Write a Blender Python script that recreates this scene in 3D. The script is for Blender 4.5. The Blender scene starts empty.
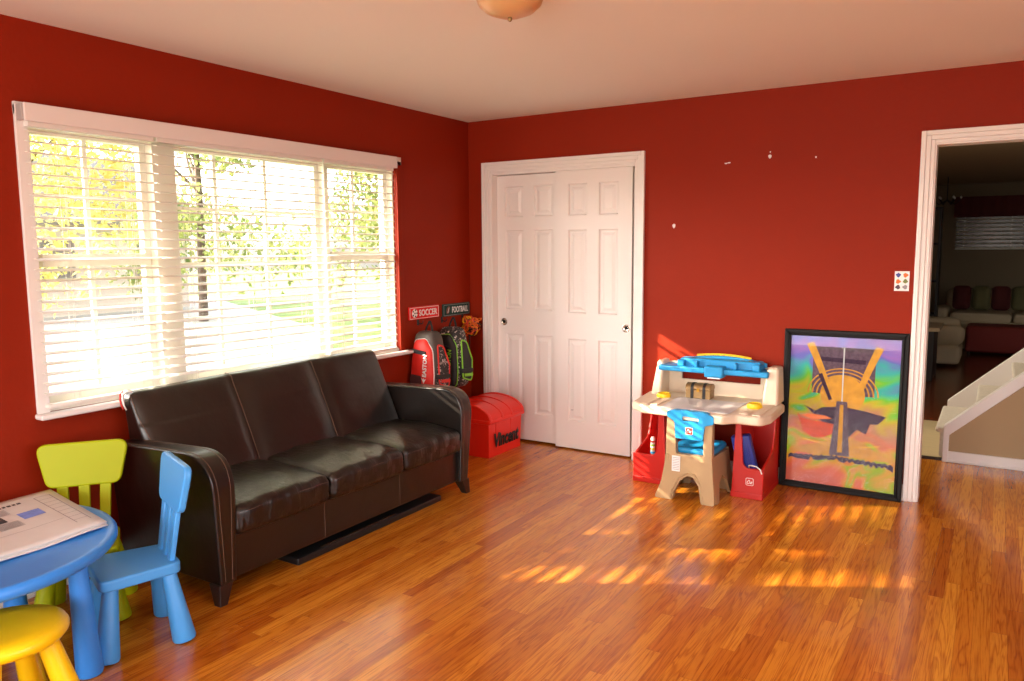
import bpy, bmesh, math, random
from mathutils import Vector, Matrix, Euler
random.seed(7)
PI = math.pi
sc = bpy.context.scene
COL = sc.collection

# ------------------------------------------------------------ materials
def lin(c):
    c = c / 255.0
    return c / 12.92 if c <= 0.04045 else ((c + 0.055) / 1.055) ** 2.4
def rgb(r, g, b): return (lin(r), lin(g), lin(b), 1.0)

def mat(name, color, rough=0.5, metal=0.0, bump=0.0, bscale=60, var=0.0, vscale=8, coat=0.0, spec=0.5, stretch=(1, 1, 1), subs=0.0, rvar=0.0):
    m = bpy.data.materials.new(name); m.use_nodes = True
    nt = m.node_tree; N = nt.nodes; L = nt.links
    b = N['Principled BSDF']
    b.inputs['Base Color'].default_value = color
    b.inputs['Roughness'].default_value = rough
    b.inputs['Metallic'].default_value = metal
    b.inputs['Coat Weight'].default_value = coat
    b.inputs['Specular IOR Level'].default_value = spec
    tc = N.new('ShaderNodeTexCoord'); mp = N.new('ShaderNodeMapping')
    mp.inputs['Scale'].default_value = stretch
    L.new(tc.outputs['Object'], mp.inputs['Vector'])
    if var > 0:
        n = N.new('ShaderNodeTexNoise'); n.inputs['Scale'].default_value = vscale; n.inputs['Detail'].default_value = 5
        L.new(mp.outputs[0], n.inputs['Vector'])
        mx = N.new('ShaderNodeMix'); mx.data_type = 'RGBA'
        mx.inputs[6].default_value = tuple(c * (1 - var) for c in color[:3]) + (1,)
        mx.inputs[7].default_value = tuple(min(1, c * (1 + var)) for c in color[:3]) + (1,)
        L.new(n.outputs['Fac'], mx.inputs[0]); L.new(mx.outputs[2], b.inputs['Base Color'])
        if rvar:
            mr = N.new('ShaderNodeMapRange'); mr.inputs[3].default_value = rough - rvar; mr.inputs[4].default_value = rough + rvar
            L.new(n.outputs['Fac'], mr.inputs[0]); L.new(mr.outputs[0], b.inputs['Roughness'])
    if bump > 0:
        n2 = N.new('ShaderNodeTexNoise'); n2.inputs['Scale'].default_value = bscale; n2.inputs['Detail'].default_value = 4
        L.new(mp.outputs[0], n2.inputs['Vector'])
        bp = N.new('ShaderNodeBump'); bp.inputs['Strength'].default_value = bump; bp.inputs['Distance'].default_value = 0.01
        L.new(n2.outputs['Fac'], bp.inputs['Height']); L.new(bp.outputs[0], b.inputs['Normal'])
    return m

def math_node(nt, op, a=None, b=None):
    n = nt.nodes.new('ShaderNodeMath'); n.operation = op
    for i, v in enumerate((a, b)):
        if v is None: continue
        if isinstance(v, (int, float)): n.inputs[i].default_value = v
        else: nt.links.new(v, n.inputs[i])
    return n.outputs[0]

def wood_floor(name, cols, rough, width=0.057, gap=0.02):
    m = bpy.data.materials.new(name); m.use_nodes = True
    nt = m.node_tree; N = nt.nodes; L = nt.links; b = N['Principled BSDF']
    tc = N.new('ShaderNodeTexCoord'); sp = N.new('ShaderNodeSeparateXYZ'); L.new(tc.outputs['Object'], sp.inputs[0])
    X, Y = sp.outputs[0], sp.outputs[1]
    xr = math_node(nt, 'DIVIDE', X, width); row = math_node(nt, 'FLOOR', xr); fx = math_node(nt, 'FRACT', xr)
    w1 = N.new('ShaderNodeTexWhiteNoise'); w1.noise_dimensions = '1D'; L.new(row, w1.inputs['W'])
    ysh = math_node(nt, 'ADD', Y, math_node(nt, 'MULTIPLY', w1.outputs['Value'], 3.7))
    yr = math_node(nt, 'DIVIDE', ysh, 0.95); idx = math_node(nt, 'FLOOR', yr); fy = math_node(nt, 'FRACT', yr)
    cb = N.new('ShaderNodeCombineXYZ'); L.new(row, cb.inputs[0]); L.new(idx, cb.inputs[1])
    w2 = N.new('ShaderNodeTexWhiteNoise'); w2.noise_dimensions = '2D'; L.new(cb.outputs[0], w2.inputs['Vector'])
    # grain coordinates, shifted for every strip
    gv = N.new('ShaderNodeCombineXYZ')
    L.new(math_node(nt, 'ADD', math_node(nt, 'MULTIPLY', X, 14.0), math_node(nt, 'MULTIPLY', w2.outputs['Value'], 40.0)), gv.inputs[0])
    L.new(math_node(nt, 'MULTIPLY', Y, 0.75), gv.inputs[1]); L.new(math_node(nt, 'MULTIPLY', w2.outputs['Value'], 17.0), gv.inputs[2])
    n1 = N.new('ShaderNodeTexNoise'); n1.inputs['Scale'].default_value = 1.3; n1.inputs['Detail'].default_value = 3; n1.inputs['Distortion'].default_value = 0.6
    L.new(gv.outputs[0], n1.inputs['Vector'])
    rings = math_node(nt, 'SINE', math_node(nt, 'MULTIPLY', n1.outputs['Fac'], 60.0))
    rings = math_node(nt, 'MULTIPLY_ADD', rings, 0.5); rings.node.inputs[2].default_value = 0.5
    rings = math_node(nt, 'POWER', rings, 3.0)
    g2 = N.new('ShaderNodeMapping'); g2.inputs['Scale'].default_value = (260, 9, 1); L.new(tc.outputs['Object'], g2.inputs['Vector'])
    n2 = N.new('ShaderNodeTexNoise'); n2.inputs['Scale'].default_value = 1.0; n2.inputs['Detail'].default_value = 3; L.new(g2.outputs[0], n2.inputs['Vector'])
    cr = N.new('ShaderNodeValToRGB'); e = cr.color_ramp.elements
    e[0].position = 0; e[0].color = cols[0]; e[1].position = 1; e[1].color = cols[-1]
    for i, c in enumerate(cols[1:-1]):
        q = e.new((i + 1) / (len(cols) - 1)); q.color = c
    L.new(w2.outputs['Value'], cr.inputs[0])
    mx = N.new('ShaderNodeMix'); mx.data_type = 'RGBA'; mx.blend_type = 'MULTIPLY'
    L.new(cr.outputs[0], mx.inputs[6]); mx.inputs[7].default_value = (0.55, 0.36, 0.22, 1)
    gr = math_node(nt, 'MULTIPLY', rings, 0.60)
    fine = N.new('ShaderNodeMapRange'); fine.inputs[1].default_value = 0.5; fine.inputs[2].default_value = 0.75; fine.inputs[3].default_value = 0; fine.inputs[4].default_value = 0.7
    L.new(n2.outputs['Fac'], fine.inputs[0])
    fac = math_node(nt, 'ADD', gr, fine.outputs[0]); fac.node.use_clamp = True
    L.new(fac, mx.inputs[0])
    # seams between strips
    s1 = math_node(nt, 'LESS_THAN', fx, gap); s2 = math_node(nt, 'LESS_THAN', fy, 0.0016)
    seam = math_node(nt, 'MAXIMUM', s1, s2)
    mx2 = N.new('ShaderNodeMix'); mx2.data_type = 'RGBA'; mx2.blend_type = 'MULTIPLY'
    L.new(math_node(nt, 'MULTIPLY', seam, 0.65), mx2.inputs[0]); L.new(mx.outputs[2], mx2.inputs[6]); mx2.inputs[7].default_value = (0.3, 0.17, 0.1, 1)
    L.new(mx2.outputs[2], b.inputs['Base Color'])
    b.inputs['Roughness'].default_value = rough
    b.inputs['Coat Weight'].default_value = 0.35; b.inputs['Coat Roughness'].default_value = 0.12
    h = math_node(nt, 'SUBTRACT', 1.0, math_node(nt, 'ADD', math_node(nt, 'MULTIPLY', fac, 0.25), seam))
    nw = N.new('ShaderNodeTexNoise'); nw.inputs['Scale'].default_value = 5; L.new(tc.outputs['Object'], nw.inputs['Vector'])
    h2 = math_node(nt, 'ADD', h, math_node(nt, 'MULTIPLY', nw.outputs['Fac'], 1.2))
    bp = N.new('ShaderNodeBump'); bp.inputs['Strength'].default_value = 0.22; bp.inputs['Distance'].default_value = 0.004
    L.new(h2, bp.inputs['Height']); L.new(bp.outputs[0], b.inputs['Normal'])
    return m

M = {}
M['wall'] = mat('red_wall_paint', (0.250, 0.0160, 0.0026, 1), 0.55, bump=0.10, bscale=45, var=0.05, vscale=2, spec=0.14)
M['ceil'] = mat('ceiling_paint', (0.82, 0.79, 0.72, 1), 0.9, bump=0.05, bscale=120)
M['trim'] = mat('white_trim_paint', (0.80, 0.765, 0.74, 1), 0.4, bump=0.03, bscale=30)
M['door'] = mat('white_door_paint', (0.80, 0.755, 0.73, 1), 0.42, bump=0.04, bscale=80)
M['floor'] = wood_floor('oak_strip_floor', [(0.44, 0.115, 0.008, 1), (0.60, 0.20, 0.014, 1), (0.72, 0.29, 0.026, 1), (0.50, 0.150, 0.010, 1), (0.65, 0.24, 0.018, 1)], 0.25)
M['hallfloor'] = mat('beige_entry_floor', (0.62, 0.50, 0.30, 1), 0.4, var=0.12, vscale=5, stretch=(1, 8, 1))
M['leather'] = mat('brown_leather', (0.0085, 0.0055, 0.0042, 1), 0.31, bump=0.5, bscale=7, var=0.25, vscale=4, rvar=0.06, spec=0.7)
M['leather_w'] = mat('creased_brown_leather', (0.011, 0.0068, 0.005, 1), 0.30, bump=0.55, bscale=15, var=0.25, vscale=5, stretch=(1, 2.6, 1), rvar=0.06, spec=0.55)
M['stitch'] = mat('tan_stitching', (0.12, 0.07, 0.045, 1), 0.6)
M['darkwood'] = mat('dark_stained_wood', (0.022, 0.010, 0.007, 1), 0.35, var=0.3, vscale=10, stretch=(1, 1, 6))
M['blue'] = mat('light_blue_plastic', (0.065, 0.34, 0.80, 1), 0.38, bump=0.05, bscale=200)
M['tblue'] = mat('blue_plastic', (0.035, 0.25, 0.78, 1), 0.36, bump=0.05, bscale=200)
M['green'] = mat('lime_plastic', (0.37, 0.42, 0.001, 1), 0.45, spec=0.25, bump=0.05, bscale=200)
M['yellow'] = mat('yellow_plastic', (0.88, 0.58, 0.004, 1), 0.35, bump=0.05, bscale=200)
M['paper'] = mat('newsprint', (0.64, 0.61, 0.59, 1), 0.85, bump=0.15, bscale=14, var=0.05, vscale=20)
M['ink'] = mat('grey_ink', (0.30, 0.28, 0.29, 1), 0.9)
M['inkd'] = mat('black_ink', (0.05, 0.045, 0.05, 1), 0.9)
M['inkb'] = mat('blue_ink', (0.18, 0.26, 0.68, 1), 0.9, var=0.4, vscale=40)
M['blind'] = mat('white_blind_slat', (0.82, 0.80, 0.74, 1), 0.45)
M['cord'] = mat('blind_cord', (0.75, 0.72, 0.64, 1), 0.8)
M['sash'] = mat('white_window_sash', (0.78, 0.74, 0.66, 1), 0.5)
M['chest'] = mat('red_tub_plastic', (0.80, 0.018, 0.006, 1), 0.3, bump=0.04, bscale=120)
M['binred'] = mat('red_moulded_plastic', (0.52, 0.014, 0.009, 1), 0.35, bump=0.06, bscale=160)
M['beige'] = mat('cream_moulded_plastic', (0.76, 0.62, 0.46, 1), 0.45, bump=0.06, bscale=160)
M['tan'] = mat('tan_moulded_plastic', (0.42, 0.28, 0.14, 1), 0.45, bump=0.08, bscale=160)
M['cyan'] = mat('sky_blue_moulded_plastic', (0.012, 0.29, 0.62, 1), 0.38, bump=0.05, bscale=160)
M['board'] = mat('grey_drawing_board', (0.55, 0.52, 0.52, 1), 0.3)
M['black'] = mat('black_letters', (0.008, 0.008, 0.009, 1), 0.5)
M['white'] = mat('white_print', (0.82, 0.80, 0.78, 1), 0.5)
M['logo'] = mat('red_logo', (0.60, 0.03, 0.02, 1), 0.4)
M['navy'] = mat('navy_blue_plastic', (0.02, 0.035, 0.26, 1), 0.4, bump=0.1, bscale=80)
M['frame'] = mat('black_frame_wood', (0.006, 0.005, 0.005, 1), 0.5, spec=0.2)
M['chrome'] = mat('brushed_nickel', (0.55, 0.50, 0.44, 1), 0.25, metal=1.0)
M['hollowshade'] = mat('painted_recess_shade', (0.02, 0.018, 0.018, 1), 0.6)
M['gold'] = mat('printed_gold', (0.46, 0.23, 0.015, 1), 0.5, var=0.45, vscale=22, metal=0.35)
M['plum'] = mat('printed_plum', (0.045, 0.028, 0.055, 1), 0.6, spec=0.1, var=0.5, vscale=30)
M['crimson'] = mat('printed_crimson', (0.60, 0.07, 0.015, 1), 0.6, spec=0.1, var=0.4, vscale=20)
M['slate'] = mat('printed_slate', (0.10, 0.07, 0.10, 1), 0.6, spec=0.1, var=0.6, vscale=60)
M['silver'] = mat('printed_silver', (0.42, 0.48, 0.48, 1), 0.3)
M['bagred'] = mat('red_nylon', (0.66, 0.018, 0.010, 1), 0.55, bump=0.15, bscale=200)
M['bagblack'] = mat('black_nylon', (0.010, 0.009, 0.010, 1), 0.6, bump=0.2, bscale=200)
M['baggrey'] = mat('grey_nylon', (0.075, 0.060, 0.050, 1), 0.6, bump=0.2, bscale=200)
M['maroon'] = mat('maroon_mesh_fabric', (0.06, 0.012, 0.012, 1), 0.7, bump=0.3, bscale=300)
M['lime'] = mat('neon_green_piping', (0.22, 0.58, 0.03, 1), 0.5)
M['orange'] = mat('orange_ribbon', (0.78, 0.16, 0.012, 1), 0.5)
M['signred'] = mat('red_sign_enamel', (0.70, 0.012, 0.012, 1), 0.5, spec=0.2)
M['signgreen'] = mat('dark_green_sign_enamel', (0.006, 0.050, 0.040, 1), 0.5, spec=0.2)
M['brown'] = mat('football_brown', (0.16, 0.05, 0.03, 1), 0.5)
M['tanwall'] = mat('tan_wall_paint', (0.40, 0.28, 0.15, 1), 0.7, bump=0.05, bscale=60)
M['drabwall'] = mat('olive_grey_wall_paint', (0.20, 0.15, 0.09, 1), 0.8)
M['carpet'] = mat('cream_carpet', (0.66, 0.61, 0.53, 1), 0.95, bump=0.8, bscale=90, var=0.2, vscale=40)
M['cream'] = mat('cream_upholstery', (0.50, 0.40, 0.26, 1), 0.9, bump=0.2, bscale=60)
M['redup'] = mat('dark_red_upholstery', (0.20, 0.02, 0.014, 1), 0.8, bump=0.2, bscale=60)
M['olive'] = mat('olive_cushion_fabric', (0.13, 0.12, 0.05, 1), 0.9, bump=0.2, bscale=60)
M['darkred'] = mat('dark_red_cushion_fabric', (0.09, 0.012, 0.012, 1), 0.9, bump=0.2, bscale=60)
M['bronze'] = mat('antique_gold_metal', (0.30, 0.19, 0.08, 1), 0.4, metal=0.6, bump=0.4, bscale=70)
M['lampglass'] = mat('amber_frosted_glass', (0.62, 0.38, 0.17, 1), 0.35)
M['lampglass'].node_tree.nodes['Principled BSDF'].inputs['Subsurface Weight'].default_value = 0.3
M['bark'] = mat('tree_bark', (0.10, 0.07, 0.05, 1), 0.9, bump=0.6, bscale=20)
M['lawn'] = mat('lawn_grass', (0.16, 0.24, 0.05, 1), 0.95, var=0.35, vscale=1.5)
M['drive'] = mat('pale_concrete', (0.40, 0.39, 0.36, 1), 0.85, var=0.06, vscale=2)
M['siding'] = mat('pale_siding', (0.62, 0.55, 0.48, 1), 0.8)
M['roof'] = mat('grey_shingles', (0.22, 0.20, 0.19, 1), 0.9)
M['reddot'] = mat('red_block', (0.6, 0.03, 0.02, 1), 0.4)

def camo_mat(name, a, b_, c):
    m = bpy.data.materials.new(name); m.use_nodes = True; nt = m.node_tree; N = nt.nodes; L = nt.links; b = N['Principled BSDF']
    tc = N.new('ShaderNodeTexCoord'); v = N.new('ShaderNodeTexNoise'); v.inputs['Scale'].default_value = 38; v.inputs['Distortion'].default_value = 1.5; v.inputs['Detail'].default_value = 1
    L.new(tc.outputs['Object'], v.inputs['Vector'])
    cr = N.new('ShaderNodeValToRGB'); cr.color_ramp.interpolation = 'CONSTANT'; e = cr.color_ramp.elements
    e[0].position = 0; e[0].color = a; e[1].position = 0.54; e[1].color = b_; q = e.new(0.62); q.color = c
    L.new(v.outputs['Fac'], cr.inputs[0]); L.new(cr.outputs[0], b.inputs['Base Color']); b.inputs['Roughness'].default_value = 0.55
    return m
M['camo'] = camo_mat('black_camouflage_fabric', (0.010, 0.009, 0.010, 1), (0.09, 0.07, 0.06, 1), (0.55, 0.48, 0.46, 1))

def rainbow_mat():
    m = bpy.data.materials.new('foil_painted_rainbow'); m.use_nodes = True; nt = m.node_tree; N = nt.nodes; L = nt.links; b = N['Principled BSDF']
    tc = N.new('ShaderNodeTexCoord'); sp = N.new('ShaderNodeSeparateXYZ'); L.new(tc.outputs['Object'], sp.inputs[0])
    mp = N.new('ShaderNodeMapping'); mp.inputs['Scale'].default_value = (2.0, 1, 2.4); mp.inputs['Location'].default_value = (1.7, 0, 0.4); L.new(tc.outputs['Object'], mp.inputs['Vector'])
    n = N.new('ShaderNodeTexNoise'); n.inputs['Scale'].default_value = 1.9; n.inputs['Detail'].default_value = 1.5; n.inputs['Distortion'].default_value = 1.4; L.new(mp.outputs[0], n.inputs['Vector'])
    t = math_node(nt, 'ADD', math_node(nt, 'MULTIPLY', sp.outputs[2], 1.02), math_node(nt, 'MULTIPLY', math_node(nt, 'SUBTRACT', n.outputs['Fac'], 0.5), 0.75))
    cr = N.new('ShaderNodeValToRGB'); e = cr.color_ramp.elements
    stops = [(0.0, (0.70, 0.16, 0.10)), (0.10, (0.80, 0.16, 0.06)), (0.17, (0.78, 0.36, 0.02)), (0.22, (0.30, 0.55, 0.01)), (0.27, (0.72, 0.42, 0.02)), (0.34, (0.72, 0.20, 0.08)), (0.46, (0.52, 0.26, 0.12)), (0.55, (0.60, 0.52, 0.02)),
             (0.62, (0.16, 0.62, 0.05)), (0.69, (0.04, 0.50, 0.42)), (0.77, (0.16, 0.18, 0.62)), (0.87, (0.36, 0.18, 0.60)), (1.0, (0.20, 0.22, 0.70))]
    e[0].position, e[0].color = stops[0][0], stops[0][1] + (1,); e[1].position, e[1].color = stops[-1][0], stops[-1][1] + (1,)
    for p, c in stops[1:-1]: q = e.new(p); q.color = c + (1,)
    for q in e: q.color = tuple(v * .72 for v in q.color[:3]) + (1,)
    L.new(t, cr.inputs[0]); L.new(cr.outputs[0], b.inputs['Base Color'])  # the foil's rainbow reflection is painted into the base colour
    b.inputs['Roughness'].default_value = 0.5; b.inputs['Metallic'].default_value = 0.1; b.inputs['Specular IOR Level'].default_value = 0.2
    return m
M['foil'] = rainbow_mat()

def pane_mat(name, refl=0.06, tint=(1, 1, 1, 1)):
    m = bpy.data.materials.new(name); m.use_nodes = True; nt = m.node_tree; N = nt.nodes; L = nt.links
    N.remove(N['Principled BSDF']); o = N['Material Output']
    t = N.new('ShaderNodeBsdfTransparent'); t.inputs[0].default_value = tint
    g = N.new('ShaderNodeBsdfGlossy'); g.inputs['Roughness'].default_value = 0.02
    lw = N.new('ShaderNodeLayerWeight'); lw.inputs[0].default_value = 0.5; fr_ = math_node(nt, 'MULTIPLY_ADD', math_node(nt, 'POWER', lw.outputs['Facing'], 4.0), 0.7 if refl > .02 else .3); fr_.node.inputs[2].default_value = min(refl, .035); fr = fr_.node
    mx = N.new('ShaderNodeMixShader'); L.new(fr.outputs[0], mx.inputs[0]); L.new(t.outputs[0], mx.inputs[1]); L.new(g.outputs[0], mx.inputs[2]); L.new(mx.outputs[0], o.inputs[0])
    return m
M['glass'] = pane_mat('window_glass'); M['picglass'] = pane_mat('picture_glass', 0.010)

def leaf_mat(name, cols):
    m = bpy.data.materials.new(name); m.use_nodes = True; nt = m.node_tree; N = nt.nodes; L = nt.links
    b = N['Principled BSDF']; o = N['Material Output']
    tc = N.new('ShaderNodeTexCoord'); n = N.new('ShaderNodeTexNoise'); n.inputs['Scale'].default_value = 1.6; n.inputs['Detail'].default_value = 4
    L.new(tc.outputs['Object'], n.inputs['Vector'])
    cr = N.new('ShaderNodeValToRGB'); e = cr.color_ramp.elements; e[0].position = 0.35; e[1].position = 0.65; e[0].color = cols[0]; e[1].color = cols[1]
    L.new(n.outputs['Fac'], cr.inputs[0]); L.new(cr.outputs[0], b.inputs['Base Color']); b.inputs['Roughness'].default_value = 0.6
    tr = N.new('ShaderNodeBsdfTranslucent'); L.new(cr.outputs[0], tr.inputs[0])
    mx = N.new('ShaderNodeMixShader'); mx.inputs[0].default_value = 0.4
    L.new(b.outputs[0], mx.inputs[1]); L.new(tr.outputs[0], mx.inputs[2]); L.new(mx.outputs[0], o.inputs[0])
    return m
M['leafg'] = leaf_mat('green_leaves', [(0.14, 0.21, 0.06, 1), (0.42, 0.44, 0.14, 1)])
M['leafy'] = leaf_mat('yellow_leaves', [(0.62, 0.50, 0.16, 1), (0.42, 0.46, 0.16, 1)])
M['leafo'] = leaf_mat('orange_leaves', [(0.60, 0.26, 0.04, 1), (0.62, 0.46, 0.08, 1)])

# ------------------------------------------------------------ mesh helpers
def B(): return bmesh.new()

def finish(bm, smooth=35):
    bmesh.ops.recalc_face_normals(bm, faces=bm.faces)

def tag(o, label=None, cat=None, group=None, kind=None):
    if label: o['label'] = label
    if cat: o['category'] = cat
    if group: o['group'] = group
    if kind: o['kind'] = kind
    return o

def empty(name, loc=(0, 0, 0), rz=0, label=None, cat=None, group=None, rx=0):
    o = bpy.data.objects.new(name, None); COL.objects.link(o)
    o.location = loc; o.rotation_euler = (rx, 0, rz); o.empty_display_size = 0.1
    return tag(o, label, cat, group)

def obj(name, bm, m, parent=None, world=False, smooth=38, bevel=0, bseg=2, sub=0, recalc=True):
    if recalc: bmesh.ops.recalc_face_normals(bm, faces=bm.faces)
    me = bpy.data.meshes.new(name); bm.to_mesh(me); bm.free()
    if world and parent is not None:
        p = parent; mm = Matrix()
        while p is not None:
            mm = (Matrix.Translation(p.location) @ p.rotation_euler.to_matrix().to_4x4()) @ mm
            p = p.parent
        me.transform(mm.inverted())
    o = bpy.data.objects.new(name, me); COL.objects.link(o)
    if m is not None: me.materials.append(M[m] if isinstance(m, str) else m)
    if smooth:
        for p in me.polygons: p.use_smooth = True
        me.set_sharp_from_angle(angle=math.radians(smooth))
    if parent is not None: o.parent = parent
    if bevel:
        md = o.modifiers.new('edge_rounding', 'BEVEL'); md.width = bevel; md.segments = bseg; md.limit_method = 'ANGLE'; md.angle_limit = math.radians(35)
        md.harden_normals = False
    if sub:
        md = o.modifiers.new('smooth', 'SUBSURF'); md.levels = sub; md.render_levels = sub
    return o

def struct(name, bm, m, parent=None, **k):
    o = obj(name, bm, m, parent, **k)
    if parent is None: o['kind'] = 'structure'
    return o

def box(bm, x0, x1, y0, y1, z0, z1, mtx=None):
    vs = [bm.verts.new((x, y, z)) for x in (x0, x1) for y in (y0, y1) for z in (z0, z1)]
    if mtx is not None:
        for v in vs: v.co = mtx @ v.co
    for f in ((0, 1, 3, 2), (4, 6, 7, 5), (0, 4, 5, 1), (2, 3, 7, 6), (0, 2, 6, 4), (1, 5, 7, 3)):
        bm.faces.new([vs[i] for i in f])
    return vs

def rbox(bm, sx, sy, sz, r, mtx=None, fn=None, n=6, rs=3):
    """softly rounded box centred on the origin, optional deform fn(x,y,z)"""
    def axis(h):
        a = [-h + r * (1 - math.cos(PI / 2 * i / rs)) * 1.0 for i in range(rs)]
        a = [-h + r * i / rs for i in range(rs)]
        mid = [(-h + r) + (2 * h - 2 * r) * i / n for i in range(n + 1)]
        return a + mid + [-v for v in reversed(a)]
    ax = [axis(s / 2) for s in (sx, sy, sz)]
    H = (sx / 2, sy / 2, sz / 2)
    cache = {}
    def V(i, j, k):
        key = (i, j, k)
        if key in cache: return cache[key]
        p = Vector((ax[0][i], ax[1][j], ax[2][k]))
        q = Vector([max(-(H[t] - r), min(H[t] - r, p[t])) for t in range(3)])
        d = p - q
        if d.length > 1e-9:
            # cube to sphere mapping for the corner region
            e = Vector([c / r for c in d])
            mxv = max(abs(c) for c in e)
            e = e.normalized() * mxv
            p = q + e * r
        if fn: p = Vector(fn(*p))
        if mtx is not None: p = mtx @ p
        v = bm.verts.new(p); cache[key] = v; return v
    nx, ny, nz = (len(a) - 1 for a in ax)
    for i in range(nx):
        for j in range(ny):
            bm.faces.new([V(i, j, 0), V(i, j + 1, 0), V(i + 1, j + 1, 0), V(i + 1, j, 0)])
            bm.faces.new([V(i, j, nz), V(i + 1, j, nz), V(i + 1, j + 1, nz), V(i, j + 1, nz)])
    for i in range(nx):
        for k in range(nz):
            bm.faces.new([V(i, 0, k), V(i + 1, 0, k), V(i + 1, 0, k + 1), V(i, 0, k + 1)])
            bm.faces.new([V(i, ny, k), V(i, ny, k + 1), V(i + 1, ny, k + 1), V(i + 1, ny, k)])
    for j in range(ny):
        for k in range(nz):
            bm.faces.new([V(0, j, k), V(0, j, k + 1), V(0, j + 1, k + 1), V(0, j + 1, k)])
            bm.faces.new([V(nx, j, k), V(nx, j + 1, k), V(nx, j + 1, k + 1), V(nx, j, k + 1)])

def T(x, y, z): return Matrix.Translation((x, y, z))
def RX(a): return Matrix.Rotation(a, 4, 'X')
def RY(a): return Matrix.Rotation(a, 4, 'Y')
def RZ(a): return Matrix.Rotation(a, 4, 'Z')

def rpoly(pts, r, n=5):
    """round the corners of a 2d polygon; r is one radius or a list"""
    out = []
    N_ = len(pts)
    for i, p in enumerate(pts):
        rr = r[i] if isinstance(r, (list, tuple)) else r
        p = Vector(p).to_2d() if len(p) > 2 else Vector(p)
        a = Vector(pts[i - 1]) - p; c = Vector(pts[(i + 1) % N_]) - p
        if rr <= 0: out.append((p.x, p.y)); continue
        la, lc = a.length, c.length; a.normalize(); c.normalize()
        ang = a.angle(c); d = min(rr / math.tan(ang / 2), la * 0.49, lc * 0.49)
        p0 = p + a * d; p1 = p + c * d
        for k in range(n + 1):
            t = k / n
            q = p0 * (1 - t) ** 2 + p * 2 * t * (1 - t) + p1 * t ** 2
            out.append((q.x, q.y))
    return out

def prism(bm, pts, plane, a, b, mtx=None):
    """extrude a 2d outline: plane 'xy','xz','yz' ; a..b along the third axis"""
    def P3(u, v, w):
        c = {'xy': (u, v, w), 'xz': (u, w, v), 'yz': (w, u, v)}[plane]
        c = Vector(c)
        return mtx @ c if mtx is not None else c
    lo = [bm.verts.new(P3(u, v, a)) for u, v in pts]; hi = [bm.verts.new(P3(u, v, b)) for u, v in pts]
    bm.faces.new(lo); bm.faces.new(list(reversed(hi)))
    for i in range(len(pts)):
        j = (i + 1) % len(pts); bm.faces.new([lo[i], lo[j], hi[j], hi[i]])

def tube(bm, pts, r, n=6, closed=False, caps=True):
    pts = [Vector(p) for p in pts]; rings = []
    N_ = len(pts); up = Vector((0.31, 0.17, 0.93)).normalized()
    for i, p in enumerate(pts):
        if closed: t = pts[(i + 1) % N_] - pts[i - 1]
        else: t = pts[min(i + 1, N_ - 1)] - pts[max(i - 1, 0)]
        t.normalize(); s = t.cross(up)
        if s.length < 1e-4: s = t.cross(Vector((1, 0, 0)))
        s.normalize(); w = s.cross(t)
        rr = r[i] if isinstance(r, (list, tuple)) else r
        rings.append([bm.verts.new(p + s * math.cos(2 * PI * k / n) * rr + w * math.sin(2 * PI * k / n) * rr) for k in range(n)])
    m = N_ if closed else N_ - 1
    for i in range(m):
        A = rings[i]; C = rings[(i + 1) % N_]
        for k in range(n): bm.faces.new([A[k], A[(k + 1) % n], C[(k + 1) % n], C[k]])
    if caps and not closed: bm.faces.new(list(reversed(rings[0]))); bm.faces.new(rings[-1])

def lathe(bm, prof, n=32, mtx=None, off=(0, 0, 0)):
    """prof: list of (radius, z)"""
    rings = []
    for r, z in prof:
        if r < 1e-6:
            p = Vector((off[0], off[1], off[2] + z)); rings.append([bm.verts.new(mtx @ p if mtx is not None else p)])
        else:
            ring = []
            for k in range(n):
                p = Vector((off[0] + r * math.cos(2 * PI * k / n), off[1] + r * math.sin(2 * PI * k / n), off[2] + z))
                ring.append(bm.verts.new(mtx @ p if mtx is not None else p))
            rings.append(ring)
    for A, C in zip(rings, rings[1:]):
        for k in range(n):
            j = (k + 1) % n
            if len(A) == 1 and len(C) == 1: continue
            if len(A) == 1: bm.faces.new([A[0], C[j], C[k]])
            elif len(C) == 1: bm.faces.new([A[k], A[j], C[0]])
            else: bm.faces.new([A[k], A[j], C[j], C[k]])
    if len(rings[0]) > 1: bm.faces.new(list(reversed(rings[0])))
    if len(rings[-1]) > 1: bm.faces.new(rings[-1])

def cone_leg(bm, top, bot, r0, r1, n=24, flat=True):
    """tapering round leg from top point to bottom point with a softly rounded foot"""
    top = Vector(top); bot = Vector(bot); d = bot - top; L_ = d.length
    rot = Vector((0, 0, -1)).rotation_difference(d.normalized()).to_matrix().to_4x4()
    mt = T(*top) @ rot
    lathe(bm, [(0, 0), (r0, 0), ((r0 + r1) / 2, -L_ / 2), (r1, -L_ + 0.012), (r1 * 0.93, -L_ + 0.003), (r1 * 0.8, -L_), (0, -L_)], n, mt)
    for v in bm.verts:
        if v.co.z < 0.0: v.co.z = 0.0

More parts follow.
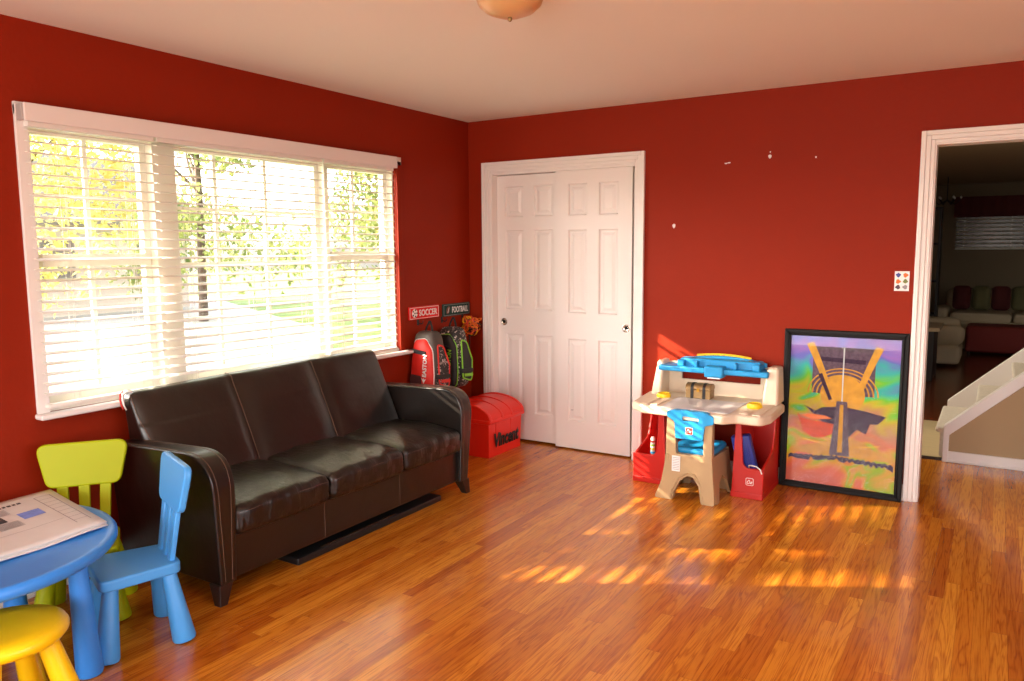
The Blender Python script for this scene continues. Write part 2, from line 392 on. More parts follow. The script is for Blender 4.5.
def text(name, body, m, parent, mtx, w, h, depth=0.001, bold=0.0, shear=0.0):
    cu = bpy.data.curves.new('txt', 'FONT'); cu.body = body; cu.size = 1; cu.extrude = 0; cu.offset = bold; cu.shear = shear; cu.resolution_u = 3
    o = bpy.data.objects.new('txt', cu); COL.objects.link(o)
    dg = bpy.context.evaluated_depsgraph_get(); dg.update()
    me = bpy.data.meshes.new_from_object(o.evaluated_get(dg))
    bpy.data.objects.remove(o); bpy.data.curves.remove(cu)
    xs = [v.co.x for v in me.vertices]; ys = [v.co.y for v in me.vertices]
    x0, x1, y0, y1 = min(xs), max(xs), min(ys), max(ys)
    S = Matrix.Diagonal((w / (x1 - x0), h / (y1 - y0), 1, 1)) @ T(-(x0 + x1) / 2, -(y0 + y1) / 2, 0)
    me.transform(S)
    bm = bmesh.new(); bm.from_mesh(me)
    r = bmesh.ops.extrude_face_region(bm, geom=bm.faces[:])
    bmesh.ops.translate(bm, vec=(0, 0, depth), verts=[g for g in r['geom'] if isinstance(g, bmesh.types.BMVert)])
    for v in bm.verts: v.co = mtx @ v.co
    bpy.data.meshes.remove(me)
    return obj(name, bm, m, parent, smooth=0)

# facing matrices for flat marks: local x = right, y = up, z = out
def face_mtx(origin, right, up):
    r = Vector(right).normalized(); u = Vector(up).normalized(); n = r.cross(u)
    mm = Matrix((r, u, n)).transposed().to_4x4(); mm.translation = Vector(origin); return mm

# ------------------------------------------------------------ camera
cam = bpy.data.cameras.new('camera'); co = bpy.data.objects.new('camera', cam); COL.objects.link(co)
cam.sensor_width = 36; cam.lens = 777.7 / 1024 * 36; cam.clip_start = 0.05; cam.clip_end = 300
yaw, pitch, roll = .5579, .1171, -.0068
cy, sy, cp, sp_ = math.cos(yaw), math.sin(yaw), math.cos(pitch), math.sin(pitch)
fw = Vector((-sy * cp, cy * cp, -sp_)); rt = Vector((cy, sy, 0)); up = rt.cross(fw)
r2 = math.cos(roll) * rt + math.sin(roll) * up; u2 = -math.sin(roll) * rt + math.cos(roll) * up
mm = Matrix((r2, u2, -fw)).transposed().to_4x4(); mm.translation = (3.484, -4.973, 1.482)
co.matrix_world = mm; sc.camera = co

# ------------------------------------------------------------ room shell
H = 2.44; XR = 5.5; YR = -7.0
def slab_with_holes(bm, u0, u1, z0, z1, holes, add):
    """add(u0,u1,z0,z1) for pieces around the holes (u0,u1,z0,z1), sorted by u"""
    cur = u0
    for (a, b_, c, d) in sorted(holes):
        if a > cur: add(cur, a, z0, z1)
        if c > z0: add(a, b_, z0, c)
        if d < z1: add(a, b_, d, z1)
        cur = b_
    if cur < u1: add(cur, u1, z0, z1)

WY0, WY1, WZ0, WZ1 = -3.215, -0.862, 0.79, 2.05      # window opening in the left wall
bm = B(); slab_with_holes(bm, YR - 0.12, 0.0, 0, H, [(WY0, WY1, WZ0, WZ1)], lambda a, b_, c, d: box(bm, -0.15, 0, a, b_, c, d))
struct('wall_left', bm, 'wall', smooth=0)
bm = B(); slab_with_holes(bm, -0.15, XR, 0, H, [(0.196, 1.376, 0, 2.06), (3.147, 3.98, 0, 2.05)], lambda a, b_, c, d: box(bm, a, b_, 0, 0.12, c, d))
wb = struct('wall_back', bm, 'wall', smooth=0)
bm = B(); slab_with_holes(bm, YR, 0, 0, H, [(-5.4, -2.2, 0.7, 2.1)], lambda a, b_, c, d: box(bm, XR, XR + 0.12, a, b_, c, d))  # opening is unseen, added for the right-hand fill lamp
struct('wall_right', bm, 'wall', smooth=0)
bm = B(); slab_with_holes(bm, -0.15, XR + 0.12, 0, H, [(0.5, 3.9, 0.5, 2.2)], lambda a, b_, c, d: box(bm, a, b_, YR - 0.12, YR, c, d))  # unseen opening behind the camera, added to hold a fill lamp
struct('wall_front', bm, 'wall', smooth=0)
bm = B(); box(bm, -0.15, XR + 0.12, YR - 0.12, 1.13, -0.06, 0); struct('floor', bm, 'floor', smooth=0)
bm = B(); box(bm, -0.15, XR + 0.12, YR - 0.12, 0.12, H, H + 0.1); struct('ceiling', bm, 'ceil', smooth=0)

# chips in the back wall paint
for (x, z, w, h) in ((1.648, 1.626, .010, .015), (1.985, 2.010, .010, .004), (2.004, 2.013, .010, .004), (2.255, 2.035, .010, .012), (2.257, 2.062, .004, .005), (2.524, 2.014, .005, .006)):
    bm = B(); prism(bm, [(x + w * math.cos(a) * (1 + .2 * math.sin(3 * a)), z + h * math.sin(a)) for a in [2 * PI * k / 10 for k in range(10)]], 'xz', -0.0012, 0.0)
    o = obj('paint_chip', bm, 'white', wb, smooth=0); o['label'] = 'pale chip in the red paint'
bm = B()  # outlet-like low vent? thin shadow line free corner bead on the left wall
box(bm, 0.0, 0.0015, -0.055, -0.051, 0, H); bm.free()

# casings
def casing(name, x0, x1, zt, w=0.066, t=0.02, left=True, right=True):
    bm = B()
    def leg(xa, xb, inner_right):
        box(bm, xa, xb, -t, 0, 0, zt - w if False else zt)
    xs = []
    # stepped profile: outer band thicker
    if left:
        box(bm, x0 - w, x0 - w * .62, -t * 1.15, 0, 0, zt + w); box(bm, x0 - w * .62, x0 - w * .25, -t * .8, 0, 0, zt + w * .62); box(bm, x0 - w * .25, x0 + .004, -t * .55, 0, 0, zt + w * .25)
    if right:
        box(bm, x1 + w * .62, x1 + w, -t * 1.15, 0, 0, zt + w); box(bm, x1 + w * .25, x1 + w * .62, -t * .8, 0, 0, zt + w * .62); box(bm, x1 - .004, x1 + w * .25, -t * .55, 0, 0, zt + w * .25)
    box(bm, x0 - w * .62, x1 + w * .62, -t * 1.15, 0, zt + w * .62, zt + w)
    box(bm, x0 - w * .25, x1 + w * .25, -t * .8, 0, zt + w * .25, zt + w * .62)
    box(bm, x0 + .004, x1 - .004, -t * .55, 0, zt - .004, zt + w * .25)
    # jamb lining
    box(bm, x0, x0 + .012, 0, 0.12, 0, zt); box(bm, x1 - .012, x1, 0, 0.12, 0, zt); box(bm, x0, x1, 0, 0.12, zt - .012, zt)
    return struct(name, bm, 'trim', smooth=0, bevel=0.003)
casing('trim_1', 0.196, 1.376, 2.06)
casing('trim_2', 3.147, 3.98, 2.05)

def baseboard(name, segs, plane):
    bm = B()
    for a, b_ in segs:
        if plane == 'back': box(bm, a, b_, -0.014, 0, 0, 0.095); box(bm, a, b_, -0.024, 0, 0, 0.018)
        else: box(bm, 0, 0.014, a, b_, 0, 0.095); box(bm, 0, 0.024, a, b_, 0, 0.018)
    return struct(name, bm, 'trim', smooth=0, bevel=0.003)
baseboard('baseboard_back', [(0.0, 0.129), (1.443, 3.08)], 'back')
baseboard('baseboard_left', [(YR, -0.015)], 'left')

# closet interior and its two sliding panel doors
bm = B()
box(bm, -0.1, 1.75, 0.80, 0.85, 0, H); box(bm, -0.15, -0.1, 0.12, 0.85, 0, H); box(bm, 1.7, 1.75, 0.12, 0.80, 0, H); box(bm, -0.1, 1.7, 0.12, 0.8, 2.3, 2.34)
struct('wall_closet', bm, 'drabwall', smooth=0)
bm = B(); box(bm, 0.196, 1.376, 0.012, 0.112, 2.034, 2.048); struct('trim_3', bm, 'trim', smooth=0)

def panel_door(name, x0, x1, y, z0, z1, knob_x, label, hm):
    W = x1 - x0; bm = B(); st = 0.105; mid = 0.095
    pw = (W - 2 * st - mid) / 2
    rows = [(0.205, 0.815), (1.005, 1.605), (1.705, 1.93)]
    rows = [(z0 + a, z0 + b_) for a, b_ in rows]
    xc = [(x0 + st, x0 + st + pw), (x1 - st - pw, x1 - st)]
    t = 0.034
    # stiles, rails
    for a, b_ in ((x0, x0 + st), (x0 + st + pw, x1 - st - pw), (x1 - st, x1)): box(bm, a, b_, y, y + t, z0, z1)
    zs = [z0] + [v for r in rows for v in r] + [z1]
    for i in range(0, len(zs), 2):
        for a, b_ in xc: box(bm, a, b_, y, y + t, zs[i], zs[i + 1])
    for r in rows:
        for a, b_ in xc:
            # sloped recess and raised field
            g = 0.022
            o_ = [(a, r[0]), (b_, r[0]), (b_, r[1]), (a, r[1])]
            def ring(d, yy): return [bm.verts.new((px + (d if px == a else -d), yy, pz + (d if pz == r[0] else -d))) for px, pz in o_]
            r0 = ring(0, y + 0.0005); r1 = ring(0.008, y + 0.012); r2_ = ring(g, y + 0.012); r3 = ring(g + 0.022, y + 0.003)
            for A, C in ((r0, r1), (r1, r2_), (r2_, r3)):
                for k in range(4): bm.faces.new([A[k], A[(k + 1) % 4], C[(k + 1) % 4], C[k]])
            bm.faces.new(r3)
    o = struct(name, bm, 'door', smooth=0, recalc=True)
    bm = B(); mt = T(knob_x, y, 0.925) @ RX(PI / 2)
    lathe(bm, [(0, 0.001), (0.013, 0.001), (0.018, 0.0035), (0.024, 0.005), (0.028, 0.004), (0.029, -0.001)], 28, mt)
    h_ = obj('finger_pull', bm, 'chrome', o); h_['label'] = hm
    bm = B(); lathe(bm, [(0, 0.0042), (0.011, 0.0042)], 20, mt); obj('recess', bm, 'hollowshade', h_)  # flat dark disc paints the shade inside the pull
    return o
d1 = panel_door('door_1', 0.735, 1.334, 0.040, 0.012, 2.040, 1.296, '', 'round brushed nickel finger pull')
d2 = panel_door('door_2', 0.175, 0.795, 0.078, 0.018, 2.030, 0.262, '', 'round brushed nickel finger pull')
bm = B(); tube(bm, [(0.865, 0.0395, .30), (0.885, 0.0395, .302)], 0.0022, 5); o = obj('scuff_mark', bm, 'ink', d1)

# ------------------------------------------------------------ window of three units
UN = [(-3.19, -2.70), (-2.56, -1.60), (-1.53, -0.875)]
bm = B()   # frame: jambs, mullions, head, stool board seat
for a, b_ in ((WY0, WY0 + .012), (-2.635, -2.51), (-1.50, -1.468), (WY1 - .012, WY1)): box(bm, -0.145, -0.02, a, b_, WZ0, WZ1)
box(bm, -0.145, -0.02, WY0 + .012, WY1 - .012, WZ1 - .03, WZ1); box(bm, -0.149, -0.0, WY0 + .0, WY1, WZ0 - .0, WZ0 + .018)
struct('trim_4', bm, 'sash', smooth=0, bevel=0.003)
bm = B(); box(bm, 0.0, 0.018, WY0 - .05, WY0 + .0, 0.79, 2.09); struct('trim_5', bm, 'trim', smooth=0, bevel=0.003)
bm = B(); box(bm, 0.0, 0.016, WY1, WY1 + .045, 0.79, 2.075); struct('trim_6', bm, 'wall', smooth=0, bevel=0.003)
bm = B(); box(bm, 0.0, 0.016, WY0 - .05, WY1 + .045, 2.05, 2.10); struct('trim_7', bm, 'trim', smooth=0)
bm = B(); rbox(bm, 0.065, 2.50, 0.024, 0.009, T(0.0325, -2.025, 0.778), n=1); struct('sill', bm, 'trim').name = 'trim_8'
def window(name, y0, y1, cols, rail=None, rows=1):
    x0, x1 = -0.11, -0.07; f = 0.034
    bm = B(); z0, z1 = WZ0 + .02, WZ1 - .03
    fr = B()
    box(fr, x0, x1, y0, y0 + f, z0, z1); box(fr, x0, x1, y1 - f, y1, z0, z1); box(fr, x0, x1, y0 + f, y1 - f, z0, z0 + f); box(fr, x0, x1, y0 + f, y1 - f, z1 - f, z1)
    if rail: box(fr, x0, x1 + .03, y0 + f, y1 - f, rail - .028, rail + .028)
    w = struct(name, fr, 'sash', smooth=0, bevel=0.002)
    mu = B()
    for c in cols: box(mu, x0 + .01, x0 + .028, c - .010, c + .010, z0 + f, z1 - f)
    zs = [z0 + f, rail - .028, rail + .028, z1 - f] if rail else [z0 + f, z1 - f]
    for i in range(0, len(zs), 2):
        n = rows
        for k in range(1, n + 1):
            z = zs[i] + (zs[i + 1] - zs[i]) * k / (n + 1); box(mu, x0 + .012, x0 + .026, y0 + f, y1 - f, z - .009, z + .009)
    obj('muntins', mu, 'sash', w, smooth=0)
    g = B(); box(g, x0 + .0175, x0 + .0205, y0 + f, y1 - f, z0 + f, z1 - f); obj('pane', g, 'glass', w, smooth=0)
    return w
window('window_1', WY0 + .012, -2.635, [-2.93], 1.445, 1)
window('window_2', -2.51, -1.50, [-2.235, -1.90], None, 3)
window('window_3', -1.468, WY1 - .012, [-1.19], 1.445, 1)

def blind(name, y0, y1, label, cords, tilt=8, zb=0.82):
    r = empty(name, (0.03, (y0 + y1) / 2, 0.80), 0, label, 'window blind')
    bm = B(); n = 0; pitch_ = 0.0445; z = 1.985
    zl = []
    while z > zb + 0.03:
        zl.append(z); z -= pitch_
    for z in zl:
        mt = T(0.032, (y0 + y1) / 2, z) @ RY(math.radians(tilt))
        hw = (y1 - y0) / 2
        prof = [(-0.025, -.0035), (-0.012, 0.0), (0.0, .001), (0.012, 0.0), (0.025, -.0035)]
        lo = [[bm.verts.new(mt @ Vector((px, s * hw, pz + t_))) for px, pz in prof] for s in (-1, 1) for t_ in (0, .0028)]
        for k in range(4):
            bm.faces.new([lo[0][k], lo[0][k + 1], lo[2][k + 1], lo[2][k]]); bm.faces.new([lo[1][k], lo[3][k], lo[3][k + 1], lo[1][k + 1]])
            bm.faces.new([lo[0][k], lo[1][k], lo[1][k + 1], lo[0][k + 1]]); bm.faces.new([lo[2][k], lo[2][k + 1], lo[3][k + 1], lo[3][k]])
        bm.faces.new([lo[0][0], lo[2][0], lo[3][0], lo[1][0]]); bm.faces.new([lo[0][4], lo[1][4], lo[3][4], lo[2][4]])
    obj('slats', bm, 'blind', r, world=True, smooth=30)
    bm = B(); rbox(bm, 0.05, y1 - y0, 0.018, 0.006, T(0.034, (y0 + y1) / 2, zb), n=1); obj('bottom_rail', bm, 'blind', r, world=True)
    bm = B(); box(bm, 0.01, 0.055, y0, y1, 2.0, 2.045); obj('head_rail', bm, 'blind', r, world=True, smooth=0)
    for c in cords:
        bm = B()
        for dx in (0.006, 0.058): tube(bm, [(dx, c, 2.0), (dx, c, zb)], 0.0011, 4)
        tube(bm, [(0.032, c + .008, 2.0), (0.032, c + .008, zb)], 0.0009, 4)
        obj('ladder_cord', bm, 'cord', r, world=True)
    return r
blind('window_blind', -3.235, -2.672, 'narrow white slatted blind at the left end of the window, nearest the green chair', [-3.10, -2.80])
blind('window_blind', -2.655, -1.585, 'wide white slatted blind in the middle of the window, behind the sofa back', [-2.50, -2.12, -1.74])
blind('window_blind', -1.568, -0.942, 'narrow white slatted blind at the right end of the window, nearest the room corner', [-1.45, -1.02])
r = empty('window_valance', (0.04, -2.05, 2.02), 0, 'long white blind valance board along the top of the window', 'valance')
bm = B(); box(bm, 0.062, 0.074, -3.255, -0.922, 2.018, 2.092); obj('valance_board', bm, 'trim', r, world=True, smooth=0, bevel=0.003)
bm = B(); box(bm, 0.016, 0.062, -0.934, -0.922, 2.018, 2.092); obj('valance_return', bm, 'trim', r, world=True, smooth=0)
bm = B(); box(bm, 0.019, 0.062, -3.262, -3.245, 2.022, 2.088); o = obj('end_clip', bm, mat('grey_clip_plastic', (0.42, 0.38, 0.36, 1), .5), r, world=True, smooth=0, bevel=0.003)

# ------------------------------------------------------------ sofa
S = empty('sofa', (0.44, -2.085, 0), 0, 'dark brown three-seat leather sofa in front of the window', 'sofa')
def sofa_arm(y0, y1, outer):
    pts = rpoly([(0.10, 0.085), (0.10, 0.625), (0.825, 0.655), (0.80, 0.085)], [0.01, 0.05, 0.17, 0.01], 9)
    bm = B(); prism(bm, pts, 'xz', y0, y1)
    def tap(yy, z): return yy - outer * 0.045 * (1 - z / .64) if abs(yy - (y0 if outer < 0 else y1)) < .03 else yy
    for v in bm.verts: v.co.y = tap(v.co.y, v.co.z)
    a = obj('arm', bm, 'leather', S, world=True, bevel=0.022, bseg=4, smooth=50)
    ys = (y0 + 0.024, y1 - 0.024)
    for yy in ys:
        bm = B(); path = rpoly([(0.15, 0.6271), (0.825, 0.655), (0.801, 0.10)], [0, 0.17, 0], 9)
        off = 0.010
        tube(bm, [(px, tap(yy, pz), pz) for px, pz in path], 0.0018, 5)
        obj('seam', bm, 'stitch', a, world=False).data.transform(T(-0.44, 2.085, 0))
    return a
sofa_arm(-3.02, -2.90, -1); sofa_arm(-1.27, -1.155, 1)
bm = B(); box(bm, 0.12, 0.775, -2.905, -1.265, 0.085, 0.285); ap = obj('base', bm, 'leather', S, world=True, bevel=0.012, bseg=3)
for yy in (-2.36, -1.80):
    bm = B(); tube(bm, [(0.7755, yy, 0.095), (0.7755, yy, 0.275)], 0.0013, 5); obj('seam', bm, 'stitch', ap).data.transform(T(-0.44, 2.085, 0))
def back_fn(x, y, z):
    zz = z + 0.595
    front = 0.340 - 0.46 * (zz - 0.40) ; rear = 0.115 - 0.10 * max(0, (zz - .5))
    u = x / 0.2 + 0.5
    px = rear + (front - rear) * u
    if u > .5:
        s = (y + 0.8325) / 0.555; fr = s - math.floor(s)
        bulge = 0.026 * (1 - (2 * fr - 1) ** 6) + 0.010 * math.sin(PI * (zz - .3) / .55)
        px += bulge * (u - .5) * 2
    dz = 0.0
    if zz > .7:
        dz = 0.008 * math.sin(y * 2.1 + .6)
    return (px, y - 2.095, zz + dz)
bm = B(); rbox(bm, 0.2, 1.665, 0.505, 0.04, fn=back_fn, n=40, rs=4)
bk = obj('backrest', bm, 'leather', S, world=True, smooth=80)
for yy in (-2.3725, -1.8175):
    bm = B(); pts = [back_fn(0.1, yy + 2.095, -0.17 + k * 0.0255) for k in range(16)]
    pts = [(p[0] + .006, p[1], p[2]) for p in pts] + [(0.150, yy, 0.840), (0.125, yy, 0.8505), (0.10, yy, 0.852)]
    tube(bm, pts, 0.0020, 5); obj('seam', bm, 'stitch', bk).data.transform(T(-0.44, 2.085, 0))
bm = B(); tube(bm, [(0.135, -2.92, 0.835), (0.19, -2.925, 0.74), (0.28, -2.925, 0.64)], 0.0018, 5); obj('seam', bm, 'stitch', bk).data.transform(T(-0.44, 2.085, 0))
random.seed(3)
for i, (a, b_) in enumerate(((-2.902, -2.350), (-2.348, -1.796), (-1.794, -1.268))):
    W = b_ - a; ph = i * 2.1
    def cf(x, y, z, W=W, a=a, ph=ph):
        fx = (x + 0.27) / 0.54; v = 2 * y / W
        top = z > 0
        zz = z
        if top: zz += 0.020 * (1 - v * v) * (0.5 + 0.5 * math.sin(PI * min(1, fx * .9 + .15))) - 0.022 * max(0, fx - .55) ** 2 / .2
        if top: zz += 0.0025 * math.sin(17 * y + 9 * x + ph) * fx + .002 * math.sin(41 * y + 13 * fx + ph)
        xx = x
        if fx > .9: xx += 0.012 * (1 - v * v) + (0.004 * math.sin(55 * y + ph) if top else 0.002 * math.sin(60 * y))
        return (xx + 0.550, y + a + W / 2, zz + 0.352)
    bm = B(); rbox(bm, 0.54, W, 0.150, 0.038, fn=cf, n=26, rs=4)
    c = obj('seat_cushion', bm, 'leather_w', S, world=True, smooth=80)
    bm = B(); pts = []
    for k in range(25):
        y = -W / 2 + 0.02 + (W - .04) * k / 24; q = cf(0.2695 - .003, y, 0.03); pts.append((q[0] + .001, q[1], 0.386 - 0.006 * abs(2 * y / W) ** 3))
    tube(bm, pts, 0.0012, 5); obj('seam', bm, 'stitch', c).data.transform(T(-0.44, 2.085, 0))
for x, y, dx, dy in ((0.765, -2.955, .02, -.02), (0.765, -1.215, .02, .02), (0.15, -2.955, -.01, -.02), (0.15, -1.215, -.01, .02)):
    bm = B(); vs = box(bm, x - .035, x + .035, y - .035, y + .035, 0, 0.09)
    for v in vs:
        if v.co.z < .01: v.co.x = x + dx + (v.co.x - x) * .55; v.co.y = y + dy + (v.co.y - y) * .55
    obj('leg', bm, 'darkwood', S, world=True, smooth=0, bevel=0.003)

# flat black panel lying under the sofa
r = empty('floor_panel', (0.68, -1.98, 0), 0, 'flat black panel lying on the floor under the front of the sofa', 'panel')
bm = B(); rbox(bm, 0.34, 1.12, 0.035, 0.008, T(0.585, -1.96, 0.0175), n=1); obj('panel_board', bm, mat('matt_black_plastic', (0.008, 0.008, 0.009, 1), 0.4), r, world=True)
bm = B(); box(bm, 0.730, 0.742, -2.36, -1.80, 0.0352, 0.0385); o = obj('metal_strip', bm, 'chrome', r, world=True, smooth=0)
# cloth tucked behind the sofa
r = empty('folded_cloth', (0.10, -2.93, 0.79), 0, 'white cloth with a red edge draped over the sofa back by the window sill', 'cloth')
def clothf(off, w, mname, nm):
    bm = B(); pts = [(0.135, -2.915, .850), (0.115, -2.935, .848), (0.105, -2.944, .835), (0.105, -2.946, .81), (0.112, -2.946, .785), (0.125, -2.944, .765)]
    A = [bm.verts.new((x + off, y, z + .003)) for x, y, z in pts]; C = [bm.verts.new((x + off + w, y - .012 + w * .3, z - .002)) for x, y, z in pts]
    for k in range(len(pts) - 1): bm.faces.new([A[k], A[k + 1], C[k + 1], C[k]])
    o = obj(nm, bm, mname, r, world=True, smooth=60); md = o.modifiers.new('thickness', 'SOLIDIFY'); md.thickness = 0.006
    return o
clothf(0, 0.020, 'white', 'fold'); clothf(-0.008, 0.009, 'logo', 'red_edge')

# ------------------------------------------------------------ children's table set
tb = empty('kids_table', (0.53, -3.835, 0), 0, 'round blue plastic children\'s table with a newspaper on it', 'table')
bm = B(); lathe(bm, [(0, 0.44), (0.473, 0.44), (0.496, 0.446), (0.505, 0.458), (0.505, 0.474), (0.498, 0.484), (0.486, 0.4865), (0.476, 0.4845), (0.468, 0.482), (0, 0.482)], 72)
obj('tabletop', bm, 'tblue', tb, smooth=50)
for a in (41, 131, 221, 311):
    a = math.radians(a); bm = B(); cone_leg(bm, (0.392 * math.cos(a), 0.392 * math.sin(a), 0.445), (0.410 * math.cos(a), 0.410 * math.sin(a), 0), 0.029, 0.045)
    obj('leg', bm, 'tblue', tb)
def kchair(name, loc, fx, fy, m, label):
    r = empty(name, loc, math.atan2(fy, fx) - PI / 2, label, 'chair')
    # seat
    out = rpoly([(-0.125, -0.155), (0.125, -0.155), (0.155, 0.135), (-0.155, 0.135)], 0.04, 6)
    bm = B(); prism(bm, out, 'xy', 0.262, 0.305); obj('seat', bm, m, r, bevel=0.008, bseg=3, smooth=50)
    for sx in (-1, 1):
        for sy_ in (-1, 1):
            bm = B(); cone_leg(bm, (sx * 0.098, sy_ * 0.10 - .01, 0.27), (sx * 0.142, sy_ * 0.135 - .01, 0), 0.026, 0.043); obj('leg', bm, m, r)
    lean = T(0, -0.125, 0.28) @ RX(math.radians(9))
    for sx in (-0.084, 0, 0.084):
        bm = B(); vs = box(bm, sx - .022, sx + .022, -0.010, 0.010, 0.0, 0.26)
        for v in vs:
            if v.co.z < .1: v.co.x = sx * .85 + (v.co.x - sx) * .9
        for v in vs: v.co = lean @ v.co
        obj('slat', bm, m, r, bevel=0.005, bseg=3)
    out = rpoly([(-0.140, 0.215), (0.140, 0.215), (0.180, 0.402), (-0.180, 0.402)], 0.042, 7)
    bm = B(); prism(bm, out, 'xz', -0.014, 0.014, lean)
    obj('backrest', bm, m, r, bevel=0.007, bseg=3, smooth=50)
    return r
kchair('kids_chair', (0.728, -3.325, 0), -.345, -.938, 'blue', 'light blue plastic children\'s chair with a slatted back, beside the sofa arm')
kchair('kids_chair', (0.350, -3.302, 0), .79, -.61, 'green', 'lime green plastic children\'s chair against the red wall behind the blue table')
st = empty('kids_stool', (0.915, -3.86, 0), 0, 'round yellow plastic children\'s stool in front of the blue table', 'stool')
bm = B(); lathe(bm, [(0, 0.270), (0.148, 0.270), (0.167, 0.278), (0.177, 0.291), (0.178, 0.304), (0.171, 0.316), (0.155, 0.323), (0.10, 0.321), (0, 0.319)], 64); obj('seat', bm, 'yellow', st, smooth=60)
for a in (45, 135, 225, 315):
    a = math.radians(a); bm = B(); cone_leg(bm, (0.115 * math.cos(a), 0.115 * math.sin(a), 0.274), (0.195 * math.cos(a), 0.195 * math.sin(a), 0), 0.031, 0.040)
    obj('leg', bm, 'yellow', st)

# newspaper on the table (corners found on the table top)
NP = empty('newspaper', (0.45, -3.52, 0.487), 0, 'folded newspaper lying on the blue round table', 'newspaper')
c0, c1, c2, c3 = Vector((0.185, -3.325, 0)), Vector((0.775, -3.432, 0)), Vector((0.795, -3.87, 0)), Vector((0.20, -3.86, 0))
def npt(u, v, z):   # u along the long far->near edge, v toward the viewer's left
    p = (c0 * (1 - u) + c1 * u) * (1 - v) + (c3 * (1 - u) + c2 * u) * v
    return Vector((p.x, p.y, z))
def npsheet(nm, z, du, thick, mname):
    bm = B(); n = 14; g = []
    for i in range(n + 1):
        row = []
        for j in range(n + 1):
            u, v = i / n, j / n
            zz = z + 0.0035 * math.sin(3 * v + 2 * u) * u * (1 - v) + 0.002 * math.sin(9 * v) * u + .002
            row.append(bm.verts.new(npt(u * (1 + du), v * (1 + du * .3), zz)))
        g.append(row)
    for i in range(n):
        for j in range(n): bm.faces.new([g[i][j], g[i + 1][j], g[i + 1][j + 1], g[i][j + 1]])
    o = obj(nm, bm, mname, NP, world=True, smooth=60); md = o.modifiers.new('thickness', 'SOLIDIFY'); md.thickness = thick; md.offset = -1
    return o
npsheet('inner_pages', 0.4905, 0.012, 0.004, 'paper'); npsheet('inner_pages', 0.4955, -0.008, 0.004, 'paper'); fp = npsheet('front_page', 0.5005, 0.0, 0.0035, 'paper')
def zpap(u, v): return 0.5005 + 0.0035 * math.sin(3 * v + 2 * u) * u * (1 - v) + 0.002 * math.sin(9 * v) * u + .0032
def patch(bm, u0, u1, v0, v1, n=3):
    g = [[bm.verts.new(npt(u0 + (u1 - u0) * i / n, v0 + (v1 - v0) * j / n, zpap(u0 + (u1 - u0) * i / n, v0 + (v1 - v0) * j / n))) for j in range(n + 1)] for i in range(n + 1)]
    for i in range(n):
        for j in range(n): bm.faces.new([g[i][j], g[i + 1][j], g[i + 1][j + 1], g[i][j + 1]])
random.seed(5)
bm = B(); v = 0.28
while v < 0.97:
    w = random.choice((0.016, 0.022, 0.028)); patch(bm, 0.13, 0.165, v, v + w, 1); v += w + 0.010
obj('headline', bm, 'inkd', fp, smooth=0).data.transform(T(-.45, 3.52, -.487))
bm = B(); patch(bm, 0.36, 0.50, 0.24, 0.40); obj('photograph', bm, 'inkb', fp, smooth=0).data.transform(T(-.45, 3.52, -.487))
bm = B(); patch(bm, 0.34, 0.46, 0.50, 0.60); obj('photograph', bm, 'inkd', fp, smooth=0).data.transform(T(-.45, 3.52, -.487))
bm = B()
for (u0, u1, v0, v1) in ((0.20, 0.32, 0.62, 0.98), (0.36, 0.60, 0.66, 0.98), (0.48, 0.60, 0.44, 0.62), (0.20, 0.32, 0.42, 0.6)):
    u = u0
    while u < u1: patch(bm, u, u + 0.006, v0, v1, 1); u += 0.016
for k in range(9): patch(bm, 0.12 + k * .085, 0.125 + k * .085, 0.06, 0.17, 1)
patch(bm, 0.12, 0.86, 0.055, 0.062, 3); patch(bm, 0.12, 0.86, 0.170, 0.177, 3); patch(bm, .70, .704, .2, .98, 3)
obj('print', bm, 'ink', fp, smooth=0).data.transform(T(-.45, 3.52, -.487))

# ------------------------------------------------------------ red toy chest
ch = empty('toy_chest', (0.27, -0.26, 0), 0, 'bright red plastic toy chest with a domed lid and black name on its front', 'toy chest')
def taper(vs, cx_, cy_, k0, z1):
    for v in vs: f = k0 + (1 - k0) * (v.co.z / z1); v.co.x = cx_ + (v.co.x - cx_) * f; v.co.y = cy_ + (v.co.y - cy_) * f
bm = B(); vs = box(bm, 0.055, 0.488, -0.490, -0.045, 0, 0.255); taper(vs, 0.27, -0.2675, 0.965, .255)
for yy in (-0.37, -0.17):
    w = box(bm, 0.475, 0.492, yy - .03, yy + .03, 0.0, 0.25)
    for v in w:
        if v.co.x > .48 and v.co.z < .1: v.co.x -= .014
body = obj('tub', bm, 'chest', ch, world=True, bevel=0.014, bseg=3)
bm = B(); rbox(bm, 0.470, 0.475, 0.032, 0.010, T(0.273, -0.2675, 0.262), n=1)
obj('rim', bm, 'chest', ch, world=True)
bm = B(); n = 14
prof = [(0.042, 0.276)] + [(0.273 - 0.228 * math.cos(PI * k / n), 0.278 + 0.105 * math.sin(PI * k / n)) for k in range(n + 1)] + [(0.504, 0.276)]
prism(bm, prof, 'xz', -0.492, -0.043)
lid = obj('lid', bm, 'chest', ch, world=True, bevel=0.008, bseg=3, smooth=30)
for y0, y1 in ((-0.500, -0.470), (-0.345, -0.320), (-0.215, -0.19), (-0.065, -0.035)):
    bm = B(); prof2 = [(0.273 - 0.236 * math.cos(PI * k / n), 0.272 + 0.118 * math.sin(PI * k / n)) for k in range(n + 1)]
    prism(bm, prof2, 'xz', y0, y1); o = obj('lid_band', bm, 'chest', lid, bevel=0.006, bseg=2, smooth=30); o.data.transform(T(-.27, .26, 0))
nm = text('name_lettering', 'Vincent', 'black', body, face_mtx((0.4915 - .27, -0.262 + .26, 0.118), (0, 1, 0), (0.035, 0, 1)), 0.335, 0.105, 0.0015, bold=0.042, shear=0.10)

